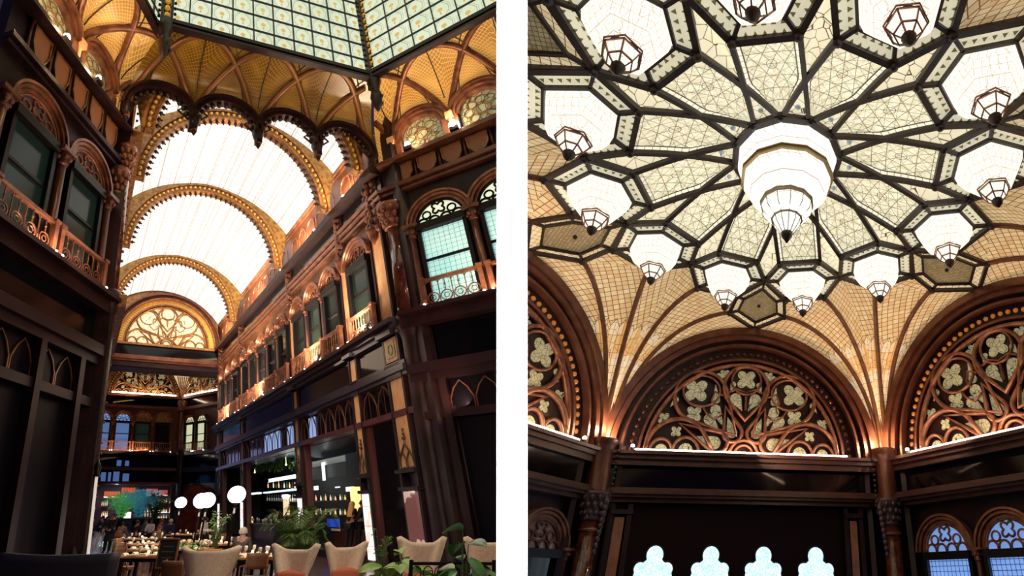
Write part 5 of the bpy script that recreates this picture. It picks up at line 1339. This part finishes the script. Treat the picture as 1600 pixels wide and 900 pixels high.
# ---- dining tables and chairs
def dining_table(u, d, w, dp, label, rz=0, plates=2, seed=0):
    p = spot(u, d); f = T(p, rz); t = thing('dining_table', label, 'table', p, 'wooden dining tables laid for guests')
    m = MB(f); m.box(-w/2, w/2, -dp/2, dp/2, .72, .76); m.build('tabletop', TABLE, t)
    m = MB(f); m.box(-w/2+.05, w/2-.05, -dp/2+.05, dp/2-.05, .64, .72); m.build('apron', WOODD, t)
    for sx in (-1, 1):
        for sy in (-1, 1): m = MB(f); m.box(sx*(w/2-.09)-.03, sx*(w/2-.09)+.03, sy*(dp/2-.09)-.03, sy*(dp/2-.09)+.03, 0, .64); m.build('leg', WOODD, t)
    rnd = random.Random(seed)
    for i in range(plates):
        for sy in (-1, 1):
            x = -w/2+w*(i+.5)/plates; q = f(x, sy*dp*.25, .76); g = T(q)
            m = MB(g); m.lathe([(.07, .0), (.12, .014), (.13, .022), (.11, .02), (0, .012)], n=14); tag(m.build('plate', PLATE), 'white plate laid on a wooden dining table', 'plate', 'plates on the dining tables')
            q = f(x+.17, sy*dp*.30, .76); m = MB(T(q)); m.lathe([(.035, 0), (.006, .01), (.006, .09), (.035, .12), (.04, .17), (.034, .2)], n=10); tag(m.build('wine_glass', GLASSM), 'clear stemmed glass beside a plate on a dining table', 'glass', 'glasses on the dining tables')
            q = f(x-.17, sy*dp*.25, .76); m = MB(T(q, rz)); m.prism([(-.04, 0), (.04, 0), (.02, .05), (-.02, .06)], -.08, .08); tag(m.build('napkin', NAP), 'folded linen napkin beside a plate on a dining table', 'napkin', 'napkins on the dining tables')
    q = f(0, 0, .76); c = thing('candle_lamp', 'small glowing candle lamp in the middle of a dining table', 'candle', q, 'candle lamps on the dining tables')
    m = MB(T(q)); m.lathe([(.035, 0), (.035, .03), (.025, .04)], n=10); m.build('base', BLACK, c); m = MB(T(q)); m.lathe([(.025, .04), (.03, .09), (.0, .11)], n=10); m.build('shade', mat('candle_glow', (1, .8, .5), .4, emit=(1, .72, .40), es=4), c)
    light('table_glow', 'AREA', (p.x, p.y, 2.5), 9, (1, .70, .42), .5, (p.x, p.y, 0), sizey=.5, spread=1.6)
    return t
tabs = [(236, 12.6, .95, .75, 'nearest laid table, directly left of the menu board', .0), (232, 14.6, 1.15, .75, 'laid table one row behind the menu board', 0), (226, 17.0, 1.35, .8, 'long laid table third row back on the left', 0), (224, 20.5, 1.7, .8, 'laid table in front of the seated woman with long auburn hair', 0),
        (298, 15.0, 1.1, .75, 'laid table behind the menu board on its right side', 0), (316, 18.6, 1.1, .75, 'laid table in the middle distance under the twin globe lamps', 0), (350, 17.2, 1.0, .75, 'laid table under the twin globe lamps, nearer the wall', 0),
        (402, 12.7, .95, .75, 'laid table just in front of the grey-haired person', 0), (425, 12.2, .95, .75, 'laid table left of the palm, behind the wingback chairs', 0), (296, 24.5, 1.6, .8, 'distant laid table near the leftmost globe lamp', 0)]
for i, (u, d, w, dp, lb, rz) in enumerate(tabs): dining_table(u, d, w, dp, lb, rz, 2, i)
def dining_chair(u, d, rz, label, mt=SEATL):
    p = spot(u, d); f = T(p, rz); t = thing('dining_chair', label, 'chair', p)
    m = MB(f); m.box(-.22, .22, -.22, .22, .42, .48); m.build('seat', mt, t)
    m = MB(f); m.grid(lambda a, b_: ((a-.5)*.44, .22-.05*(1-(2*a-1)**2)*-1+.04*b_, .58+.30*b_), 8, 4); m.build('backrest', mt, t, solid=.03)
    for sx in (-1, 1):
        m = MB(f); m.tube([(sx*.2, -.2, .42), (sx*.22, -.22, 0)], .018, 6); m.build('leg', CHAIRW, t)
        m = MB(f); m.tube([(sx*.2, .22, .9), (sx*.2, .21, .42), (sx*.22, .26, 0)], .018, 6); m.build('leg', CHAIRW, t)
    m = MB(f)
    for sx in (-1, 1): m.tube([(sx*.22, .22, .66), (sx*.25, -.12, .66), (sx*.22, -.2, .45)], .014, 5)
    m.build('armrest', CHAIRW, t)
    return t
for u, d, rz, lb, mt in ((205, 13.2, 1.5, 'wooden chair at the left end of the nearest laid table', CHAIRW), (203, 15.3, 1.5, 'wooden chair at the left side of the second table row', CHAIRW), (199, 18.0, 1.6, 'tan chair at the left end of the third table row', SEATL),
    (285, 10.9, -.5, 'tan leather armchair just right of the menu board', SEATL), (296, 9.9, 2.9, 'brown armchair low in front, left of the rear-facing wing chair', CHAIRW), (268, 18.8, 3.1, 'dark chair between the far tables under the leftmost globe lamp', CHAIRW), (190, 26.2, 3.1, 'pinkish chair whose back shows where a person sits by the far bar', SEATL),
    (408, 11.2, .2, 'dark chair tucked under the table left of the palm', CHAIRW), (330, 12.5, .1, 'chair behind the wing chair seen from behind', SEATL), (345, 22, .1, 'wooden chair near the wall under the twin globe lamps', CHAIRW)):
    dining_chair(u, d, rz, lb, mt)
# bar stools at the far left
for i, (u, d, lb) in enumerate(((157, 33, 'pale-legged bar stool under the leftmost guest in blue'), (166, 32, 'pale-legged bar stool just left of the standing person in black'))):
    p = spot(u, d); f = T(p); t = thing('bar_stool', lb, 'stool', p)
    m = MB(f); m.lathe([(.18, .70), (.2, .74), (.18, .78)], n=12); m.build('seat', CLOTHN, t)
    for q in range(4): a = q*pi/2+.7; m = MB(f); m.tube([(.13*cos(a), .13*sin(a), .72), (.24*cos(a), .24*sin(a), 0)], .015, 5); m.build('leg', mat('pale_metal', (.5, .55, .7), .3, .5), t)
# menu board
p = spot(266, 11.6); zt, zb = hgt(843, 11.6), hgt(884, 11.6); f = T(p); t = thing('menu_board', 'black menu board in a pale wooden frame on an easel', 'sign', p)
wd = 26/762.*11.6*.9; m = MB(f); m.box(-wd/2, wd/2, -.015, .015, zb, zt); m.build('panel', CLOTHK, t)
m = MB(f); m.box(-wd/2-.015, wd/2+.015, -.03, .03, zt-.0, zt+.03); m.box(-wd/2-.015, wd/2+.015, -.03, .03, zb-.03, zb); m.box(-wd/2-.02, -wd/2, -.03, .03, zb, zt); m.box(wd/2, wd/2+.02, -.03, .03, zb, zt); m.build('frame', CHAIRW, t)
for i, (zz, w_) in enumerate(((.75, .6), (.56, .7), (.34, .62), (.16, .5))):
    m = MB(f); m.box(-wd/2*w_, wd/2*w_, -.019, -.016, zb+(zt-zb)*zz-.008, zb+(zt-zb)*zz+.008); m.build('chalk_line', CLOTHG, t)
for sx in (-1, 1): m = MB(f); m.tube([(sx*wd*.4, .02, zb), (sx*wd*.5, .02, 0)], .014, 5); m.build('leg', BLACK, t)
m = MB(f); m.tube([(0, .04, zt*.8), (0, .40, 0)], .014, 5); m.build('leg', BLACK, t)

# ---- foreground plants and low iron fence
frond_plant(spot(474, 10.6), 1.80, 30, LEAF, 'bushy green potted palm behind the middle wingback chairs', droop=.75, lw=.028, spread=.44, leafs=30, pot=.5)
frond_plant(spot(612, 9.4), 1.5, 9, LEAF, 'thin young palm in front of the lit display case, right of the bar bay', droop=.4, lw=.03, name='young_palm', spread=.15, leafs=9, pot=.35)
frond_plant(spot(341, 16.5), 1.75, 10, LEAF, 'small palm between the globe lamps and the wall', droop=.4, lw=.04, name='small_palm', spread=.25, leafs=10, pot=.4)
frond_plant(spot(303, 13.0), 1.05, 12, LEAFL, 'low grassy plant on the floor behind the menu board', droop=.3, lw=.03, name='grassy_plant', spread=.35, leafs=8, pot=.4)
def leafy(p, h, n, mt, label, ls=.22, spread=.5, pot=.4, name='leafy_plant', seed=1):
    rnd = random.Random(seed); f = T(p); t = thing(name, label, 'plant', p); m = MB(f); s_ = MB(f)
    for i in range(n):
        a = rnd.random()*6.28; r = spread*sqrt(rnd.random()); z = pot+(h-pot)*(1-.7*(r/spread)**2)*(.55+.45*rnd.random()); b = Vector((r*cos(a), r*sin(a), z)); s_.tube([(r*.2*cos(a), r*.2*sin(a), pot), (r*.6*cos(a), r*.6*sin(a), z*.8+.1), tuple(b)], .006, 4)
        d = Vector((cos(a+rnd.uniform(-.6, .6)), sin(a+rnd.uniform(-.6, .6)), rnd.uniform(-.35, .5))).normalized(); sd = d.cross(Vector((0, 0, 1))).normalized(); sd = (sd+Vector((0, 0, rnd.uniform(-.6, .6)))).normalized(); L = ls*rnd.uniform(.7, 1.2)
        def lf(u_, v_, b=b, d=d, sd=sd, L=L): w = L*.27*sin(pi*min(1, v_*.92+.04))**.8; return b+d*L*v_+sd*w*(2*u_-1)+Vector((0, 0, .25*L*abs(2*u_-1)*.3-.35*L*v_*v_))
        m.grid(lf, 4, 7)
    m.build('leaves', mt, t); s_.build('stems', STEM, t)
    g = MB(f); g.lathe([(pot*.4, 0), (pot*.52, pot), (pot*.45, pot), (0, pot*.95)], n=14); g.build('pot', BLACK, t); return t
leafy(spot(652, 6.3), 1.27, 46, LEAFL, 'lime-green leafy plant at the bottom edge, before the wing chair under the dim case', ls=.24, spread=.42, pot=.6, seed=3)
leafy(spot(760, 5.6), 1.52, 30, LEAFD, 'big glossy deep-green leaves at the right edge by the white wall', ls=.27, spread=.24, pot=.7, seed=5)
p = spot(736, 6.0); f = T(p, -.02); t = thing('iron_fence', 'low black iron fence with ring pattern at the bottom right', 'fence', p)
zt = hgt(877, 6.0); m = MB(f); m.box(-.42, .45, -.015, .015, zt-.02, zt+.01); m.build('top_rail', BLACK, t)
m = MB(f); m.box(-.42, .45, -.012, .012, .12, .15); m.build('bottom_rail', BLACK, t)
m = MB(f)
for i in range(7):
    x = -.36+.12*i
    for j in range(8): z = zt-.09-.12*j; m.tube([(x+.05*cos(q*pi/5), 0, z+.06*sin(q*pi/5)) for q in range(10)], .008, 4, True)
m.build('ring_pattern', BLACK, t)
for x in (-.42, .45): m = MB(f); m.box(x-.02, x+.02, -.02, .02, 0, zt+.03); m.build('post', BLACK, t)

# ---- people
def person(u, d, rz, label, top, hair, pose='stand', skirt=None, H=1.68, zs=0, group=None, hairlen=.10, pants=None, loc=None):
    p = Vector(loc) if loc is not None else spot(u, d); p = Vector((p.x, p.y, p.z+zs)); f = T(p, rz)
    t = thing('person', label, 'person', p, group); k = H/1.68; sit = pose == 'sit'
    hz = .50 if sit else .92; dz = hz-.92
    J = {'pel': (0, 0, hz), 'sp': (0, .01, hz+.18), 'ch': (0, 0, hz+.38), 'nk': (0, .01, hz+.52), 'hd': (0, -.01, hz+.62), 'tp': (0, -.01, hz+.70)}
    ed = [('pel', 'sp'), ('sp', 'ch'), ('ch', 'nk'), ('nk', 'hd'), ('hd', 'tp')]; rad = {'pel': .13, 'sp': .115, 'ch': .135, 'nk': .05, 'hd': .085, 'tp': .075}
    fwd = {'stand': (.24, -.06, .10), 'sit': (.20, -.30, .12), 'serve': (.16, -.26, .05), 'lean': (.16, -.34, .18)}[pose]
    for s_, q in ((-1, 'l'), (1, 'r')):
        J['sh'+q] = (s_*.17, 0, hz+.46); J['el'+q] = (s_*(fwd[0]), -.02-(.05 if pose != 'stand' else 0), hz+.20); J['wr'+q] = (s_*(fwd[0]-.03), fwd[1], hz+(.0 if pose == 'stand' else fwd[2]+.02)-.02)
        w = Vector(J['wr'+q]); dn = Vector((0, -.4, -1)).normalized() if pose == 'stand' else Vector((0, -1, -.1)).normalized()
        J['pm'+q] = tuple(w+dn*.07); rad['pm'+q] = .026
        ed += [('ch', 'sh'+q), ('sh'+q, 'el'+q), ('el'+q, 'wr'+q), ('wr'+q, 'pm'+q)]; rad.update({'sh'+q: .06, 'el'+q: .042, 'wr'+q: .028})
        for fi in range(4): nm = 'f%d%s' % (fi, q); b = w+dn*(.15-.012*abs(fi-1.3)); J[nm] = (b.x+s_*(fi-1.5)*.019, b.y, b.z-.008); ed.append(('pm'+q, nm)); rad[nm] = .008
        J['th'+q] = tuple(w+dn*.085+Vector((-s_*.045, 0, .01))); ed.append(('wr'+q, 'th'+q)); rad['th'+q] = .010
        J['hp'+q] = (s_*.09, 0, hz-.05)
        if sit: J['kn'+q] = (s_*.11, -.42, hz+.0); J['an'+q] = (s_*.11, -.40, .08); J['to'+q] = (s_*.11, -.56, .04)
        else: J['kn'+q] = (s_*.10, -.01, .50); J['an'+q] = (s_*.10, .02, .08); J['to'+q] = (s_*.11, -.13, .035)
        ed += [('pel', 'hp'+q), ('hp'+q, 'kn'+q), ('kn'+q, 'an'+q), ('an'+q, 'to'+q)]; rad.update({'hp'+q: .09, 'kn'+q: .058, 'an'+q: .038, 'to'+q: .03})
    def skin(name, names, mt, grow=1.0, par=t, add=0):
        me = bpy.data.meshes.new(name); idx = {n_: i for i, n_ in enumerate(names)}
        vs = [f(*(c*k for c in J[n_]))-p for n_ in names]; es = [(idx[a], idx[b]) for a, b in ed if a in idx and b in idx]
        me.from_pydata([tuple(v) for v in vs], es, []); bm = bmesh.new(); bm.from_mesh(me); bm.verts.ensure_lookup_table(); ly = bm.verts.layers.skin.verify()
        for n_, i in idx.items(): r = rad[n_]*k*grow+add; bm.verts[i][ly].radius = (r, r)
        bm.verts[0][ly].use_root = True; bm.to_mesh(me); bm.free(); me.materials.append(mt)
        o = bpy.data.objects.new(name, me); COL.objects.link(o); o.parent = par; o.modifiers.new('skin', 'SKIN'); sb = o.modifiers.new('smooth', 'SUBSURF'); sb.levels = 1; sb.render_levels = 1
        return o
    skin('body', ['pel']+[n_ for n_ in J if n_ != 'pel'], SKIN)
    skin('top', ['ch', 'sp', 'pel', 'shl', 'shr', 'ell', 'elr', 'wrl', 'wrr'], top, 1.0, add=.016)
    pn = pants or CLOTHK
    skin('trousers', ['pel', 'hpl', 'hpr', 'knl', 'knr', 'anl', 'anr'], pn, 1.0, add=.016)
    for s_, q in ((-1, 'l'), (1, 'r')): rad['to'+q] = .032; o = skin('shoe', ['an'+q, 'to'+q], CLOTHK, 1.0, add=.012)
    hx, hy, hzz = J['hd']
    m = MB(f); n_ = 12; hc = (hx*k, (hy+.02)*k, (hzz+.02)*k); R_ = .105*k
    m.grid(lambda a, b_: (hc[0]+R_*sin(pi*b_*.62)*cos(2*pi*a), hc[1]+.012+R_*1.08*sin(pi*b_*.62)*sin(2*pi*a), hc[2]+R_*1.08*cos(pi*b_*.62)), 12, 7)
    if hairlen > .12: m.grid(lambda a, b_: (hc[0]+(R_+.05*b_)*cos(pi*(a*1.1-.05)), hc[1]+.015+(R_*.95+.02*b_)*sin(pi*(a*1.1-.05)), hc[2]+.03-hairlen*b_), 10, 7)
    m.build('hair', hair, t)
    m = MB(f); fx, fy, fz = hx*k, (hy-.085)*k, hzz*k
    m.tube([(fx, fy-.0, fz+.03), (fx, fy-.026, fz-.01), (fx, fy-.005, fz-.02)], .010, 5)
    for s_ in (-1, 1): m.ball(fx+s_*.088*k, fy+.085*k, fz, .018, 6, sz=1.5)
    m.build('nose_and_ears', SKIN, t)
    m = MB(f)
    for s_ in (-1, 1): m.ball(fx+s_*.032, fy+.004, fz+.022, .010, 6)
    m.build('eyes', HAIRD, t)
    m = MB(f); m.box(fx-.022, fx+.022, fy-.006, fy+.01, fz-.048, fz-.038); m.build('mouth', mat('lips', (.4, .08, .07), .5) if 'lips' not in bpy.data.materials else bpy.data.materials['lips'], t)
    if skirt:
        m = MB(f); m.grid(lambda a, b_: ((.15+.07*b_)*cos(2*pi*a)*k, (.13+.07*b_)*sin(2*pi*a)*k, (hz+.10-(hz-.42)*b_)*k), 16, 8); m.build('skirt', skirt, t)
    return t
person(173, 24.0, 0, 'person standing in a black dress at the left, hands in front, before the far bar', CLOTHK, HAIRD, 'serve', skirt=CLOTHK, H=1.66)
person(249, 22.0, 0, 'person with long auburn hair seated at a laid table, facing the camera', CLOTHO, HAIRR, 'sit', H=1.62, hairlen=.34)
person(383, 14.6, pi, 'grey-haired person seen from behind in a dark grey jacket, by the right wall', CLOTHG, HAIRG, 'sit', H=1.75, pants=CLOTHG)
person(319, 21.0, pi/2, 'server in a white shirt bending near the kiosk under the twin globes', CLOTHW, HAIRD, 'lean', H=1.55)
q = NR(18.05, -.15, FL); qx, qz = onpl(NR, 548, 815, -.2); q = NR(qx, -.2, qz); person(0, 0, pi-.5, 'person with long blond hair seen from behind at the service counter', CLOTHK, HAIRB, 'serve', H=1.80, hairlen=.46, zs=.28, loc=(q.x, q.y, 0))
qx, qz = onpl(NR, 563, 812, -.55); q = NR(qx, -.55, qz); person(0, 0, -1.1, 'dark-haired person in black facing the blond person at the counter', CLOTHK, HAIRD, 'serve', H=1.86, zs=.28, loc=(q.x, q.y, 0))
person(157, 33.0, -1.4, 'guest in blue perched on a bar stool at the far left', CLOTHN, HAIRD, 'sit', H=1.66, zs=.28, pants=CLOTHN)
person(167, 32.0, 1.9, 'guest in pale trousers on a bar stool beside the standing person in black', CLOTHN, HAIRD, 'sit', H=1.66, zs=.28, pants=CLOTHW)
person(191, 27.0, pi, 'guest in a taupe jacket seen from behind right of the standing person in black', CLOTHT, HAIRD, 'sit', H=1.70, pants=CLOTHK)
person(214, 27.5, pi-.4, 'guest in a dark coat leaning left in front of the big blue-lit plant', CLOTHK, HAIRD, 'sit', H=1.80)
person(236, 33.0, .4, 'guest in a white top among the far tables, left of the auburn-haired one', CLOTHW, HAIRD, 'sit', H=1.72)
person(252, 31.0, -.3, 'guest in plum clothes behind the auburn-haired person', mat('plum_cloth', (.10, .03, .06), .9), HAIRR, 'sit', H=1.80)
person(266, 30.0, .2, 'bald-looking guest in a navy jacket beside the far corner column', CLOTHN, HAIRG, 'sit', H=1.82)
person(228, 35.0, -.3, 'guest in grey at the far bar, between the plant and the white-topped guest', CLOTHG, HAIRD, 'sit', H=1.75)
light('dining_fill', 'AREA', HL((5.5, 16, 5.2)), 190, (1, .78, .58), 5, HL((5.5, 17, -1.6)), sizey=8)  # unseen warm fill, added to brighten the dining area
light('lounge_fill', 'AREA', HL((4.2, 6.5, 4.0)), 105, (1, .84, .70), 2.5, HL((5.8, 8.5, -.8)), sizey=1.5)  # unseen area light, added to brighten the wing chairs

# slim lit case on the left pier
A_ = FSf(13.5, 0); xa, za = onpl(A_, 151, 745, .2); xb, zb = onpl(A_, 137, 872, .2)
t = thing('slim_lit_case', 'slim glowing glass strip at the inner edge of the big left pier', 'lamp', A_(xb, .2, FL))
m = MB(A_); m.box((xa+xb)/2-.035, (xa+xb)/2+.035, .16, .24, -1.35, za); m.build('glass', mat('soft_white_case', (1, .95, .9), .3, emit=(.9, .80, .74), es=.5), t)
m = MB(A_); m.box((xa+xb)/2-.08, (xa+xb)/2+.08, .12, .28, FL, -1.35); m.lathe([(.10, za), (.06, za+.1), (.10, za+.22), (.02, za+.40)], (xa+xb)/2, .2, 0, 8); m.build('mount', BLACK, t)
